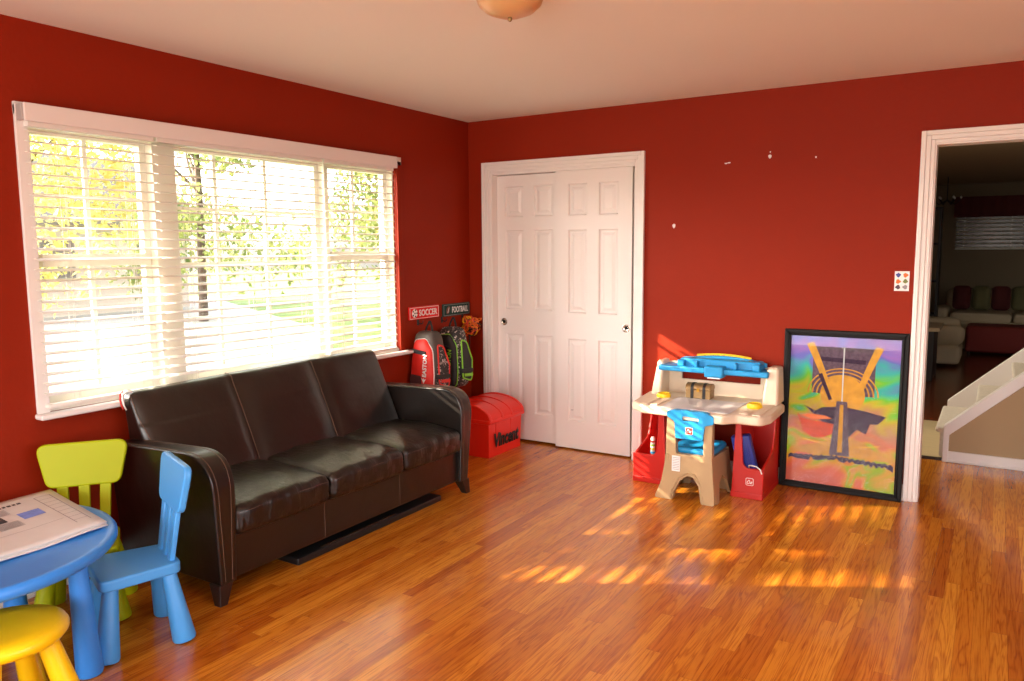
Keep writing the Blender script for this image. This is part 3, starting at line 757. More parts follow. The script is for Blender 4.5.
# ------------------------------------------------------------ art desk
D = empty('kids_desk', (1.99, -0.30, 0), 0, 'cream, red and blue plastic children\'s art desk against the red wall', 'desk')
top_out = rpoly([(1.54, -0.12), (1.578, -0.50), (1.68, -0.585), (1.86, -0.60), (1.93, -0.655), (2.20, -0.665), (2.26, -0.60), (2.40, -0.60), (2.435, -0.50), (2.425, -0.14), (2.36, -0.035), (1.62, -0.035)],
                [0.02, 0.05, 0.05, 0.04, 0.04, 0.04, 0.04, 0.05, 0.05, 0.03, 0.02, 0.02], 5)
bm = B(); prism(bm, top_out, 'xy', 0.478, 0.530)
dt = obj('desktop', bm, 'beige', D, world=True, bevel=0.013, bseg=4, smooth=50)
bm = B(); bo = rpoly([(1.785, -0.235), (1.80, -0.585), (2.215, -0.60), (2.22, -0.235)], 0.02, 4); prism(bm, bo, 'xy', 0.5295, 0.5335); obj('drawing_board', bm, 'board', D, world=True, bevel=0.002)
for (x0, x1, y0, y1) in ((1.655, 1.70, -0.54, -0.26), (1.72, 1.765, -0.56, -0.30), (2.26, 2.31, -0.55, -0.44), (2.335, 2.385, -0.56, -0.22)):
    bm = B(); prism(bm, rpoly([(x0, y0), (x1, y0), (x1, y1), (x0, y1)], 0.012, 3), 'xy', 0.529, 0.5345); obj('raised_rib', bm, 'beige', dt, bevel=0.002).data.transform(T(-1.99, .30, 0))
for x, y in ((1.705, -0.285), (2.295, -0.335)):
    bm = B(); lathe(bm, [(0, 0.529), (0.044, 0.529), (0.046, 0.54), (0.042, 0.556), (0.034, 0.560), (0.030, 0.553), (0, 0.551)], 28, off=(x, y, 0)); obj('yellow_cup', bm, 'yellow', D, world=True, smooth=45)
# hutch
bm = B()
# back panel with a long slot through which the wall shows
for (x0, x1, z0, z1) in ((1.60, 2.38, 0.53, 0.622), (1.60, 1.742, 0.622, 0.675), (2.255, 2.38, 0.622, 0.675), (1.60, 2.38, 0.675, 0.735)): box(bm, x0, x1, -0.055, -0.035, z0, z1)
obj('back_panel', bm, 'beige', D, world=True, smooth=0)
for s, (a0, a1, b0, b1) in ((0, (1.585, 1.655, 1.612, 1.655)), (1, (2.300, 2.400, 2.318, 2.388))):
    bm = B(); vs = box(bm, a0, a1, -0.215, -0.037, 0.525, 0.752)
    for v in vs:
        if v.co.z > .6:
            v.co.x = b0 if abs(v.co.x - a0) < 1e-6 else b1
            if v.co.y < -.1: v.co.y = -0.165
    obj('side_post', bm, 'beige', D, world=True, bevel=0.016, bseg=3)
bm = B()
box(bm, 1.630, 2.335, -0.205, -0.060, 0.690, 0.727)
vs = box(bm, 1.760, 2.275, -0.150, -0.055, 0.71, 0.775)
tray = obj('blue_tray', bm, 'cyan', D, world=True, bevel=0.010, bseg=3)
bm = B(); arc = [(1.745, 0.735)] + [(1.745 + 0.55 * k / 10, 0.762 + 0.032 * math.sin(PI * k / 10)) for k in range(11)] + [(2.295, 0.735)]
prism(bm, arc, 'xz', -0.075, -0.055); obj('tray_back', bm, 'cyan', tray, bevel=0.004).data.transform(T(-1.99, .30, 0))
for x0, x1 in ((1.755, 1.80), (1.87, 1.89), (2.12, 2.14), (2.235, 2.28)):
    bm = B(); box(bm, x0, x1, -0.19, -0.06, 0.725, 0.765); obj('divider', bm, 'cyan', tray, bevel=0.006).data.transform(T(-1.99, .30, 0))
bm = B(); box(bm, 1.945, 2.065, -0.230, -0.15, 0.672, 0.742); obj('tray_front_box', bm, 'cyan', tray, bevel=0.010, bseg=3).data.transform(T(-1.99, .30, 0))
bm = B(); box(bm, 1.965, 2.045, -0.222, -0.17, 0.664, 0.674); obj('clip_bar', bm, 'white', tray, bevel=0.002).data.transform(T(-1.99, .30, 0))
bm = B(); arcp = [(1.85 + 0.35 * k / 10, 0.7675 + 0.0285 * math.sin(PI * (k * .64 + 1.9) / 10)) for k in range(11)]
prism(bm, arcp + [(x, z + 0.012) for x, z in reversed(arcp)], 'xz', -0.082, -0.0745); ru = obj('yellow_ruler', bm, 'yellow', tray, smooth=0); ru.data.transform(T(-1.99, .30, 0)); ru['label'] = 'yellow ruler strip with green tick marks'
bm = B()
for k in range(0, 40): x = 1.853 + k * .0087; z = 0.770 + 0.0285 * math.sin(PI * ((x - 1.85) / .35 * 6.4 + 1.9) / 10); box(bm, x, x + .002, -0.0828, -0.0818, z, z + (.007 if k % 5 == 0 else .004))
obj('tick_marks', bm, M['leafg'], ru, smooth=0).data.transform(T(-1.99, .30, 0))
def logo_mark(parent, mt, s, nm='logo_badge', bg='white', fg='logo'):
    bm = B(); prism(bm, rpoly([(-s / 2, -s / 2), (s / 2, -s / 2), (s / 2, s / 2), (-s / 2, s / 2)], s * .2, 3), 'xy', 0, 0.0012, mt); b_ = obj(nm, bm, bg, parent, smooth=0)
    bm = B(); i = s * .43
    prism(bm, rpoly([(-i, -i), (i, -i), (i, i), (-i, i)], s * .14, 3), 'xy', 0.0012, 0.0020, mt); q = obj('badge_field', bm, fg, b_, smooth=0)
    # looping script stroke and step below it
    bm = B(); pts = []
    for k in range(22):
        a = k / 21; pts.append(mt @ Vector((s * (-.34 + .62 * a), s * (-.18 + .42 * math.sin(a * PI * 1.25) ** 2 + .05 * math.sin(a * 14)), .0026)))
    tube(bm, pts, s * .05, 5)
    pts = [mt @ Vector((s * x, s * y, .0026)) for x, y in ((-.30, -.30), (.05, -.12), (.22, -.26), (.34, .05))]
    tube(bm, pts, s * .045, 5)
    obj('badge_script', bm, bg, q)
def bin_(xi, xo, nm, lab):   # xi = inner (leg) side, xo = outer side
    s = 1 if xo > xi else -1
    def X(t): return xi + s * t
    W = abs(xo - xi)
    bm = B()
    f0, f1 = (0.060, 0.048)
    outl = rpoly([(X(0.0), 0.0), (X(W), 0.0), (X(W + .006), 0.185), (X(0.085), 0.183), (X(0.066), 0.21), (X(f1), 0.478), (X(0.018), 0.478)], [0.008, 0.008, 0.006, 0.05, 0.03, 0.0, 0.0], 5)
    prism(bm, outl, 'xz', -0.440, -0.420)
    # inner side wall, leg
    a, b_ = sorted((X(0.0), X(0.02)))
    vs = box(bm, a, b_, -0.425, -0.05, 0, 0.478)
    for v in vs:
        if v.co.z > .3: v.co.x += s * .016
    a, b_ = sorted((X(W - .014), X(W)))
    prism(bm, rpoly([(-0.425, 0.0), (-0.05, 0.0), (-0.05, 0.478), (-0.155, 0.478), (-0.165, 0.36), (-0.21, 0.245), (-0.425, 0.188)], [0, 0, 0, .02, .06, .04, 0], 4), 'yz', a, b_)
    a, b_ = sorted((X(0.0), X(W)))
    box(bm, a, b_, -0.07, -0.05, 0, 0.478); box(bm, a, b_, -0.425, -0.06, 0.0, 0.03)
    a, b_ = sorted((X(-0.003), X(W + .003))); box(bm, a, b_, -0.444, -0.048, 0.0, 0.036)
    o = obj(nm, bm, 'binred', D, world=True, bevel=0.007, bseg=3, smooth=50); o['label'] = lab
    return o
b1 = bin_(2.196, 2.380, 'storage_bin', 'red storage bin leg'); b2 = bin_(1.785, 1.568, 'storage_bin', 'red storage bin leg')
logo_mark(b1, face_mtx((2.305 - 1.99, -0.4402 + .30, 0.105), (1, 0, 0), (0, 0, 1)), 0.046)
# loose things in the bins and on the desk
r = empty('blue_case', (2.315, -0.33, 0.045), 0, 'navy blue ribbed plastic case leaning in the right red bin', 'case')
mt = T(2.305, -0.355, 0.031) @ RY(math.radians(-12)) @ RX(math.radians(7))
bm = B(); rbox(bm, 0.112, 0.055, 0.34, 0.012, mt @ T(0.0, 0, 0.18), n=1); obj('case_shell', bm, 'navy', r, world=True)
for k in range(4):
    bm = B(); rbox(bm, 0.010, 0.008, 0.25, 0.003, mt @ T(-0.036 + k * .024, -0.029, 0.17), n=1); obj('rib', bm, 'navy', r, world=True)
bm = B(); pts = [(2.31 + .075 * math.sin(t), -0.455 + .012 * math.sin(3 * t), 0.187 + 0.018 * math.sin(2 * t) - .02 * (t > 1.6)) for t in [x * .2 for x in range(-3, 9)]]
pts = [(2.290, -0.405, 0.180), (2.296, -0.43, 0.200), (2.315, -0.448, 0.207), (2.345, -0.452, 0.205), (2.368, -0.455, 0.190), (2.378, -0.456, 0.165)]
tube(bm, pts, 0.0042, 7); c_ = obj('white_cord', bm, 'white'); tag(c_, 'short white cord hanging over the rim of the right red bin', 'cord')
r = empty('marker_tube', (1.675, -0.36, 0.035), 0, 'slim multicoloured tube standing in the left red bin', 'tube')
bm = B(); lathe(bm, [(0, .03), (0.014, .03), (0.014, .27), (0.010, .28), (0, .28)], 16, off=(1.665, -0.36, 0)); obj('tube_body', bm, 'white', r, world=True)
for k, mn in enumerate(('yellow', 'cyan', 'yellow', 'lime', 'reddot')):
    bm = B(); lathe(bm, [(0.0148, .15 + k * .024), (0.0148, .162 + k * .024)], 16, off=(1.665, -0.36, 0)); obj('coloured_band', bm, mn, r, world=True)
# little treasure box
tr = empty('treasure_box', (1.915, -0.205, 0.5335), 0, 'small antique gold treasure box with black straps on the art desk', 'box')
bm = B(); box(bm, 1.835, 1.995, -0.245, -0.160, 0.5335, 0.590); obj('box_body', bm, 'bronze', tr, world=True, bevel=0.004)
def domed(x0, x1, y0, y1, z, h):
    bm = B(); n = 8; cy_ = (y0 + y1) / 2; ry = (y1 - y0) / 2
    prism(bm, [(cy_ - ry * math.cos(PI * k / n), z + (0.006 if 0 < k < n else 0) + h * math.sin(PI * k / n)) for k in range(n + 1)], 'yz', x0, x1); return bm
lidt = obj('box_lid', domed(1.833, 1.997, -0.247, -0.158, 0.592, 0.030), 'bronze', tr, world=True, bevel=0.002)
for x in (1.868, 1.945):
    bm = domed(x, x + .018, -0.250, -0.155, 0.590, 0.034); box(bm, x, x + .018, -0.249, -0.157, 0.534, 0.592); obj('strap', bm, 'black', tr, world=True, smooth=0)
bm = B(); box(bm, 1.908, 1.925, -0.251, -0.245, 0.578, 0.600); obj('latch', bm, 'gold', tr, world=True, smooth=0)

# ------------------------------------------------------------ art chair
C = empty('kids_desk_chair', (1.99, -0.49, 0), 0, 'tan and sky blue plastic children\'s chair pushed up to the art desk', 'chair')
def cw(o): o.data.transform(T(-1.99, .49, 0)); return o
rear = [(1.806, 0.0), (1.918, 0.0), (1.925, 0.05), (1.955, 0.115), (2.00, 0.152), (2.035, 0.145), (2.07, 0.10), (2.092, 0.0), (2.172, 0.0), (2.160, 0.10), (2.142, 0.24), (2.142, 0.485), (2.128, 0.503), (2.104, 0.503), (2.092, 0.485), (2.090, 0.275), (1.925, 0.275), (1.918, 0.485), (1.906, 0.503), (1.882, 0.503), (1.868, 0.485), (1.862, 0.24), (1.842, 0.10)]
rear = rpoly(rear, 0.012, 3)
def skew(bm, lean=0.05, base=-0.655):
    for v in bm.verts:
        z = v.co.z
        v.co.y += 0.05 * max(0, (0.25 - z) / .25) ** 1.5 * -0.6
bm = B(); prism(bm, rear, 'xz', -0.655, -0.615); skew(bm)
bf = cw(obj('rear_frame', bm, 'tan', C, bevel=0.008, bseg=3, smooth=50))
bm = B()   # raised rim following the arch
arch = [(1.908, 0.01), (1.915, 0.06), (1.948, 0.13), (2.0, 0.170), (2.045, 0.162), (2.085, 0.105), (2.103, 0.01)]
tube(bm, [(x, -0.654 - 0.03 * max(0, (.25 - z) / .25) ** 1.5, z) for x, z in arch], 0.006, 6); cw(obj('rim', bm, 'tan', bf))
for s, x0, x1 in ((-1, 1.862, 1.884), (1, 2.120, 2.142)):
    side = rpoly([(-0.66, 0.27), (-0.60, 0.27), (-0.34, 0.262), (-0.315, 0.22), (-0.285, 0.0), (-0.375, 0.0), (-0.41, 0.09), (-0.48, 0.135), (-0.55, 0.10), (-0.60, 0.0), (-0.65, 0.0), (-0.65, 0.1)], 0.01, 3)
    bm = B(); prism(bm, side, 'yz', x0, x1)
    for v in bm.verts: v.co.x += s * 0.035 * max(0, (0.25 - v.co.z) / .25) ** 1.4
    cw(obj('side_frame', bm, 'tan', C, bevel=0.006, bseg=2, smooth=50))
bm = B(); prism(bm, rpoly([(1.90, 0.0), (1.835, 0.0), (1.865, 0.27), (2.138, 0.27), (2.168, 0.0), (2.09, 0.0), (2.06, 0.1), (2.0, 0.15), (1.94, 0.1)], .01, 3), 'xz', -0.325, -0.305); cw(obj('front_frame', bm, 'tan', C, bevel=0.006, smooth=50))
bm = B(); rbox(bm, 0.262, 0.285, 0.045, 0.020, T(2.002, -0.465, 0.285), n=3, fn=None)
for v in bm.verts:
    if v.co.z > .29: v.co.z -= 0.010 * (1 - ((v.co.x - 2.0) / .13) ** 2) * (1 - ((v.co.y + .465) / .145) ** 2)
cw(obj('seat', bm, 'cyan', C, smooth=60))
# blue back with a slot: built as a ring-shaped outline in four boxes plus side wraps
bm = B()
xs0, xs1 = 1.895, 2.115
def back_poly(x0, x1, z0, z1, r): prism(bm, rpoly([(x0, z0), (x1, z0), (x1, z1), (x0, z1)], r, 4), 'xz', -0.650, -0.595)
nseg = 12
outer = [(1.925, 0.372), (2.088, 0.372), (2.100, 0.46), (2.152, 0.475), (2.150, 0.520), (2.10, 0.538), (1.92, 0.540), (1.872, 0.528), (1.870, 0.500), (1.918, 0.47)]
outer = rpoly(outer, 0.012, 3)
inner = rpoly([(1.966, 0.478), (2.062, 0.476), (2.066, 0.502), (1.962, 0.506)], 0.012, 4)
def plate_hole(bm, outer, inner, y0, y1):
    for yy in (y0, y1):
        vo = [bm.verts.new((x, yy, z)) for x, z in outer]; vi = [bm.verts.new((x, yy, z)) for x, z in inner]
        eo = [bm.edges.new((vo[i], vo[(i + 1) % len(vo)])) for i in range(len(vo))]; ei = [bm.edges.new((vi[i], vi[(i + 1) % len(vi)])) for i in range(len(vi))]
        bmesh.ops.triangle_fill(bm, use_beauty=True, use_dissolve=False, edges=eo + ei)
        if yy == y0: A = (vo, vi)
        else:
            for P0, P1 in ((A[0], vo), (A[1], vi)):
                for i in range(len(P0)): j = (i + 1) % len(P0); bm.faces.new([P0[i], P0[j], P1[j], P1[i]])
plate_hole(bm, outer, inner, -0.668, -0.630)
bkr = cw(obj('backrest', bm, 'cyan', C, bevel=0.007, bseg=3, smooth=50))
logo_mark(bkr, face_mtx((2.008 - 1.99, -0.6682 + .49, 0.422), (1, 0, 0), (0, 0, 1)), 0.044)
bm = B(); box(bm, 1.905, 1.955, -0.6625, -0.6555, 0.170, 0.262); tg = cw(obj('care_label', bm, 'white', bf, smooth=0)); tg['label'] = 'white printed care label'
bm = B()
for k in range(8): box(bm, 1.910, 1.950, -0.6632, -0.6623, 0.18 + k * .010, 0.183 + k * .010)
cw(obj('print', bm, 'ink', tg, smooth=0))

# ------------------------------------------------------------ framed foil picture
ang = math.atan2(0.035, 0.97)
FP = empty('framed_picture', (2.731, -0.062, 0.0), 0, 'black-framed iridescent foil picture leaning on the back wall beside the doorway', 'picture', rx=-ang)
W2, HH, fw_ = 0.346, 0.985, 0.040
for nm, o_ in (('frame_rail', None),):
    for (pts) in ([(-W2, 0), (W2, 0), (W2 - fw_, fw_), (-W2 + fw_, fw_)], [(-W2, HH), (W2, HH), (W2 - fw_, HH - fw_), (-W2 + fw_, HH - fw_)], [(-W2, 0), (-W2, HH), (-W2 + fw_, HH - fw_), (-W2 + fw_, fw_)], [(W2, 0), (W2, HH), (W2 - fw_, HH - fw_), (W2 - fw_, fw_)]):
        bm = B(); prism(bm, pts, 'xz', 0.0, 0.026)
        # raised outer lip
        cx_, cz_ = 0, HH / 2
        outer2 = pts; q = [(x * 0.982 if abs(x) > .2 else x, cz_ + (z - cz_) * .99) for x, z in pts]
        obj('frame_rail', bm, 'frame', FP, bevel=0.006, bseg=3)
bm = B()
tube(bm, [(-W2 + fw_ * .62, -0.001, fw_ * .62), (W2 - fw_ * .62, -0.001, fw_ * .62), (W2 - fw_ * .62, -0.001, HH - fw_ * .62), (-W2 + fw_ * .62, -0.001, HH - fw_ * .62)], 0.0045, 6, closed=True)
obj('inner_bead', bm, 'frame', FP)
bm = B(); box(bm, -W2 + .03, W2 - .03, 0.013, 0.018, 0.03, HH - .03); sheet = obj('foil_sheet', bm, 'foil', FP, smooth=0); sheet['label'] = 'foil print with painted rainbow sheen, gold and dark shapes'
def art(nm, pts, m, lv, par=sheet):
    bm = B(); prism(bm, pts, 'xz', 0.0128 - 0.0004 * lv, 0.0132); return obj(nm, bm, m, par, smooth=0)
art('printed_panel', [(-.175, .60), (.175, .60), (.175, .885), (-.175, .885)], 'slate', 1)
art('printed_strip', [(-.17, .80), (.12, .79), (.12, .815), (-.17, .825)], 'plum', 2)
def disc(cx_, cz_, r, m, lv, nm, a0=0, a1=2 * PI, ri=None, sz=1.0, n=40):
    o_ = [(cx_ + r * math.cos(a0 + (a1 - a0) * k / n), cz_ + sz * r * math.sin(a0 + (a1 - a0) * k / n)) for k in range(n + (0 if a1 - a0 > 6 else 1))]
    if ri: o_ += [(cx_ + ri * math.cos(a1 - (a1 - a0) * k / n), cz_ + sz * ri * math.sin(a1 - (a1 - a0) * k / n)) for k in range(n + 1)]
    return art(nm, o_, m, lv)
disc(0, .60, .125, 'gold', 3, 'printed_disc', sz=.95)
for rr in (.20, .175, .150): disc(0, .60, rr, 'gold', 2.5, 'printed_arc', 0, PI, rr - .008, sz=.8)
def bar(x0, z0, x1, z1, w0, w1, m, lv, bend=0.0):
    n = 8; L_ = []; R_ = []
    dx, dz = x1 - x0, z1 - z0; ln = math.hypot(dx, dz); nx, nz = -dz / ln, dx / ln
    for k in range(n + 1):
        t = k / n; w_ = w0 + (w1 - w0) * t; o_ = bend * math.sin(PI * t)
        L_.append((x0 + dx * t + nx * (o_ + w_), z0 + dz * t + nz * (o_ + w_))); R_.append((x0 + dx * t + nx * (o_ - w_), z0 + dz * t + nz * (o_ - w_)))
    art('printed_bar', L_ + R_[::-1], m, lv)
bar(-.195, .905, -.055, .56, .022, .014, 'gold', 5, .006); bar(.195, .895, .075, .56, .022, .014, 'gold', 5, -.006)
bar(-.130, .72, -.065, .565, .012, .010, 'plum', 5.5)
art('printed_ray', [(-.004, .89), (.004, .89), (.003, .50), (-.003, .50)], 'silver', 6)
art('printed_wedge', [(-.215, .52), (-.15, .49), (-.11, .515), (.0, .53), (.12, .515), (.245, .49), (.20, .44), (.16, .44), (.14, .375), (.09, .40), (.05, .35), (-.02, .38), (-.10, .42)], 'plum', 6.5)
art('printed_wedge', [(-.255, .47), (-.225, .44), (-.18, .43), (-.10, .425), (-.02, .415), (-.04, .36), (-.10, .33), (-.16, .325), (-.215, .36)], 'crimson', 7)
art('printed_wedge', [(-.235, .455), (-.19, .47), (-.09, .465), (-.05, .45), (-.16, .435)], 'orange', 7.5)
art('printed_mound', [(-.29, .245), (-.20, .275), (-.13, .29), (-.05, .33), (.02, .36), (.08, .34), (.15, .31), (.21, .27), (.29, .235), (.29, .225), (-.29, .225)], 'gold', 4)
art('printed_pillar', [(-.030, .56), (.030, .56), (.040, .42), (.055, .23), (-.06, .23), (-.040, .42)], 'slate', 8)
art('printed_pillar', [(-.010, .54), (.010, .54), (.014, .25), (-.014, .25)], 'gold', 8.5)
for a in range(9):
    t = math.radians(10 + a * 20); art('printed_ray', [(.0, .275), (.22 * math.cos(t) - .006 * math.sin(t), .275 + .20 * math.sin(t)), (.22 * math.cos(t) + .006 * math.sin(t), .275 + .20 * math.sin(t) + .004)], 'yellow', 4.5)
random.seed(11); jag = []
for k in range(41):
    x = -.295 + .59 * k / 40; jag.append((x, .225 - .02 * abs(x) / .3 + (.006 if k % 2 else -.004) + random.uniform(-.004, .004)))
low = [(x, z - .018 - random.uniform(0, .018)) for x, z in jag]
art('printed_ground', jag + list(reversed(low)), 'plum', 5)
bm = B(); box(bm, -W2 + .032, W2 - .032, 0.0075, 0.0095, 0.032, HH - .032); obj('glass_pane', bm, 'picglass', FP, smooth=0)

# ------------------------------------------------------------ signs, hooks and bags on the left wall
def sport_sign(y0, y1, z0, z1, word, field, label, ball):
    r = empty('wall_sign', (0, (y0 + y1) / 2, z0), 0, label, 'sign')
    zc = (z0 + z1) / 2; yc = (y0 + y1) / 2; h = z1 - z0; w = y1 - y0
    bm = B(); rbox(bm, 0.012, w, h, 0.004, T(0.008, yc, zc), n=1); obj('board', bm, field, r, world=True)
    bm = B(); t = .0035
    for a in ((y0 + .008, y1 - .008, z0 + .006, z0 + .006 + t), (y0 + .008, y1 - .008, z1 - .006 - t, z1 - .006), (y0 + .008, y0 + .008 + t, z0 + .006, z1 - .006), (y1 - .008 - t, y1 - .008, z0 + .006, z1 - .006)): box(bm, 0.0138, 0.0148, *a)
    obj('border_line', bm, M['white'] if field == 'signred' else M['ink'], r, world=True, smooth=0)
    by = y0 + .062
    if ball == 'soccer':
        bm = B(); lathe(bm, [(0, 0.0015), (h * .33, 0.0015), (h * .33, -.001)], 24, T(0.0140, by, zc) @ RY(PI / 2)); b_ = obj('soccer_ball', bm, 'white', r, world=True, smooth=0)
        bm = B()
        for k in range(6):
            a = 2 * PI * k / 5; rr = h * .25 if k < 5 else 0; s = h * .085
            prism(bm, [(by + rr * math.cos(a) + s * math.cos(a + 2 * PI * q / 5), zc + rr * math.sin(a) + s * math.sin(a + 2 * PI * q / 5)) for q in range(5)], 'yz', 0.0156, 0.0162)
        o = obj('ball_patch', bm, 'black', b_, smooth=0); o.data.transform(T(0, -(y0 + y1) / 2, -z0))
    else:
        bm = B(); o_ = [(by + h * .34 * math.cos(a) * (.62), zc + h * .34 * math.sin(a)) for a in [2 * PI * k / 20 for k in range(20)]]
        ca, sa = math.cos(-.5), math.sin(-.5)
        o_ = [(by + (y - by) * ca - (z - zc) * sa, zc + (y - by) * sa + (z - zc) * ca) for y, z in o_]
        prism(bm, o_, 'yz', 0.0140, 0.0156); b_ = obj('football', bm, 'brown', r, world=True, smooth=0)
        bm = B(); tube(bm, [(0.0162, by - .006, zc - .018), (0.0162, by + .008, zc + .018)], .002, 5); o = obj('laces', bm, 'white', b_); o.data.transform(T(0, -(y0 + y1) / 2, -z0))
    text('lettering', word, 'white', r, T(0, -yc, -z0) @ face_mtx((0.0142, (y0 + .105 + y1 - .018) / 2, zc), (0, 1, 0), (0, 0, 1)), w - .135, h * .50, 0.0012, bold=0.025)
    return r
sport_sign(-0.765, -0.420, 0.990, 1.082, 'SOCCER', 'signred', 'red sign reading SOCCER on the wall above the red bag', 'soccer')
sport_sign(-0.372, -0.030, 0.985, 1.078, 'FOOTBALL', 'signgreen', 'dark green sign reading FOOTBALL on the wall beside the corner', 'football')
def hook(y, z, label):
    r = empty('wall_hook', (0, y, z), 0, label, 'hook', 'coat hooks under the signs')
    bm = B(); rbox(bm, 0.006, 0.02, 0.045, 0.0025, T(0.003, 0, 0), n=1); obj('plate', bm, 'black', r)
    bm = B(); tube(bm, [(0.004, 0, 0.0), (0.03, 0, -0.012), (0.045, 0, -0.005), (0.05, 0, 0.012)], 0.0035, 6); obj('prong', bm, 'black', r)
hook(-0.655, 0.970, 'black hook holding the red bag'); hook(-0.375, 0.965, 'black hook holding the black bag'); hook(-0.115, 0.965, 'black hook holding the orange ribbon bundle')

def backpack(loc, rz, front, trim, side, label, txtm, word, seed):
    r = empty('sports_backpack', loc, rz, label, 'backpack')
    H2 = 0.44
    # body: profile leaning outward at the bottom; local -y is the front with the wide pocket, local x the side toward the room
    def bf_(x, y, z):
        t = (z + .22) / .44
        f = 1 - .30 * max(0, t - .55) ** 1.3 / .35
        return (x * f, y * (1 - .25 * t) , z)
    bm = B(); rbox(bm, 0.25, 0.17, H2, 0.055, T(0, 0, 0.24), fn=bf_, n=6, rs=4); body = obj('main_compartment', bm, side, r, smooth=70)
    # front panel: tall rounded shield on the -y face
    out = rpoly([(-0.112, 0.035), (0.105, 0.030), (0.110, 0.16), (0.095, 0.33), (0.035, 0.415), (-0.075, 0.405), (-0.100, 0.25)], [.03, .05, .08, .09, .05, .04, .05], 6)
    bm = B()
    for k, (sc_, yy) in enumerate(((1.0, -0.070), (1.0, -0.082), (0.95, -0.098), (0.78, -0.108))):
        ring = [bm.verts.new((x * sc_, yy + 0.022 * (z / .42) * (1 if k else .4), 0.22 + (z - .22) * sc_)) for x, z in out]
        if k:
            for i in range(len(ring)): j = (i + 1) % len(ring); bm.faces.new([prev[i], prev[j], ring[j], ring[i]])
        prev = ring
    bm.faces.new(prev)
    pan = obj('front_pocket', bm, front, r, smooth=60)
    bm = B(); tube(bm, [(x * .995, -0.084 + .022 * (z / .42), z) for x, z in out], 0.0042, 6, closed=True); obj('piping', bm, 'white' if trim == 'bagred' else trim, pan)
    # lower mesh pocket and zip flap
    bm = B(); prism(bm, rpoly([(-0.105, 0.045), (0.02, 0.045), (0.005, 0.155), (-0.098, 0.165)], .015, 3), 'xz', -0.106, -0.090); obj('mesh_pocket', bm, 'maroon' if trim == 'bagred' else 'baggrey', pan, bevel=0.004)
    bm = B(); prism(bm, rpoly([(-0.088, 0.315), (0.048, 0.300), (0.048, 0.325), (-0.086, 0.343)], .005, 2), 'xz', -0.100, -0.080); obj('zip_flap', bm, 'bagblack', pan, bevel=0.002)
    # side pocket outline with trim on the +x face
    so = rpoly([(-0.060, 0.10), (0.055, 0.06), (0.060, 0.22), (0.030, 0.35), (-0.035, 0.375)], [.02, .03, .05, .04, .03], 5)
    bm = B(); prism(bm, so, 'yz', 0.112, 0.148)
    for v in bm.verts: v.co.x -= 0.055 * max(0, (v.co.z - .24)) / .2
    sp2 = obj('side_pocket', bm, 'camo' if side == 'baggrey' else 'bagblack', r, bevel=0.010, bseg=3, smooth=60)
    bm = B(); tube(bm, [(0.146 - 0.055 * max(0, (z - .24)) / .2, y, z) for y, z in so], 0.006, 6, closed=True); obj('side_trim', bm, trim, sp2)
    bm = B(); prism(bm, rpoly([(-0.07, 0.135), (0.065, 0.125), (0.065, 0.155), (-0.07, 0.168)], .004, 2), 'yz', 0.115, 0.153); st_ = obj('compression_strap', bm, 'bagblack', sp2, bevel=0.003)
    bm = B(); prism(bm, rpoly([(-0.04, 0.105), (0.065, 0.095), (0.065, 0.118), (-0.04, 0.128)], .004, 2), 'yz', 0.115, 0.151); obj('trim_band', bm, trim, sp2, bevel=0.003)
    # hanging loop
    bm = B(); tube(bm, [(-0.035, 0.0, 0.43), (-0.022, 0.01, 0.49), (-0.004, 0.02, 0.525), (0.004, 0.02, 0.525), (0.026, 0.01, 0.485), (0.042, 0.0, 0.42)], 0.008, 6); obj('hang_loop', bm, 'bagblack', r)
    # shoulder straps against the wall
    for sx in (-0.115, -0.075):
        bm = B(); tube(bm, [(sx + .05, 0.055, 0.42), (sx - .01, 0.075, 0.30), (sx - .03, 0.075, 0.15), (sx - .01, 0.06, 0.0)], 0.014, 6); obj('shoulder_strap', bm, 'bagblack', r)
    text('lettering', word, txtm, pan, face_mtx((0.045, -0.1045, 0.228), (0.10, 0, 1), (-1, 0, 0.10)), 0.155, 0.038, 0.003, bold=0.03)
    bm = B(); mt = face_mtx((0.036, -0.107, 0.128), (0.10, 0, 1), (-1, 0, .10))
    prism(bm, [(-.022, .0), (.012, .020), (.004, .004), (.018, .0), (.004, -.004), (.012, -.020)], 'xy', 0, .0025, mt); obj('emblem', bm, txtm, pan, smooth=0)
    for ch_ in r.children_recursive: ch_.data.transform(Matrix.Diagonal((0.88, 1.08, 1, 1)))
    return r
backpack((0.110, -0.675, 0.455), math.radians(4), 'bagred', 'bagred', 'baggrey', 'red and black sports backpack hanging under the SOCCER sign', 'white', 'EASTON', 1)
backpack((0.110, -0.395, 0.460), math.radians(4), 'bagblack', 'lime', 'camo', 'black sports backpack with neon green piping hanging under the FOOTBALL sign', 'lime', 'EASTON', 2)
# bundle of ribbons
r = empty('ribbon_bundle', (0.06, -0.10, 0.87), 0, 'tangled orange and black ribbon bundle hanging beside the room corner', 'ribbon bundle')
random.seed(21)
for mn, cnt in (('orange', 26), ('yellow', 6), ('bagblack', 10), ('logo', 9)):
    bm = B()
    for k in range(cnt):
        c0_ = Vector((0.065 + random.uniform(-.03, .045), -0.10 + random.uniform(-.045, .045), 0.905 + random.uniform(-.055, .045)))
        a = Vector((random.uniform(-1, 1), random.uniform(-1, 1), random.uniform(-1, 1))).normalized(); b__ = a.cross(Vector((random.uniform(-1, 1), random.uniform(-1, 1), .3))).normalized(); rr = random.uniform(.022, .040)
        tube(bm, [c0_ + a * rr * math.cos(t) + b__ * rr * math.sin(t) * 1.1 for t in [2 * PI * q / 9 for q in range(9)]], 0.0045, 5, closed=True)
    obj('ribbon', bm, mn, r, world=True)
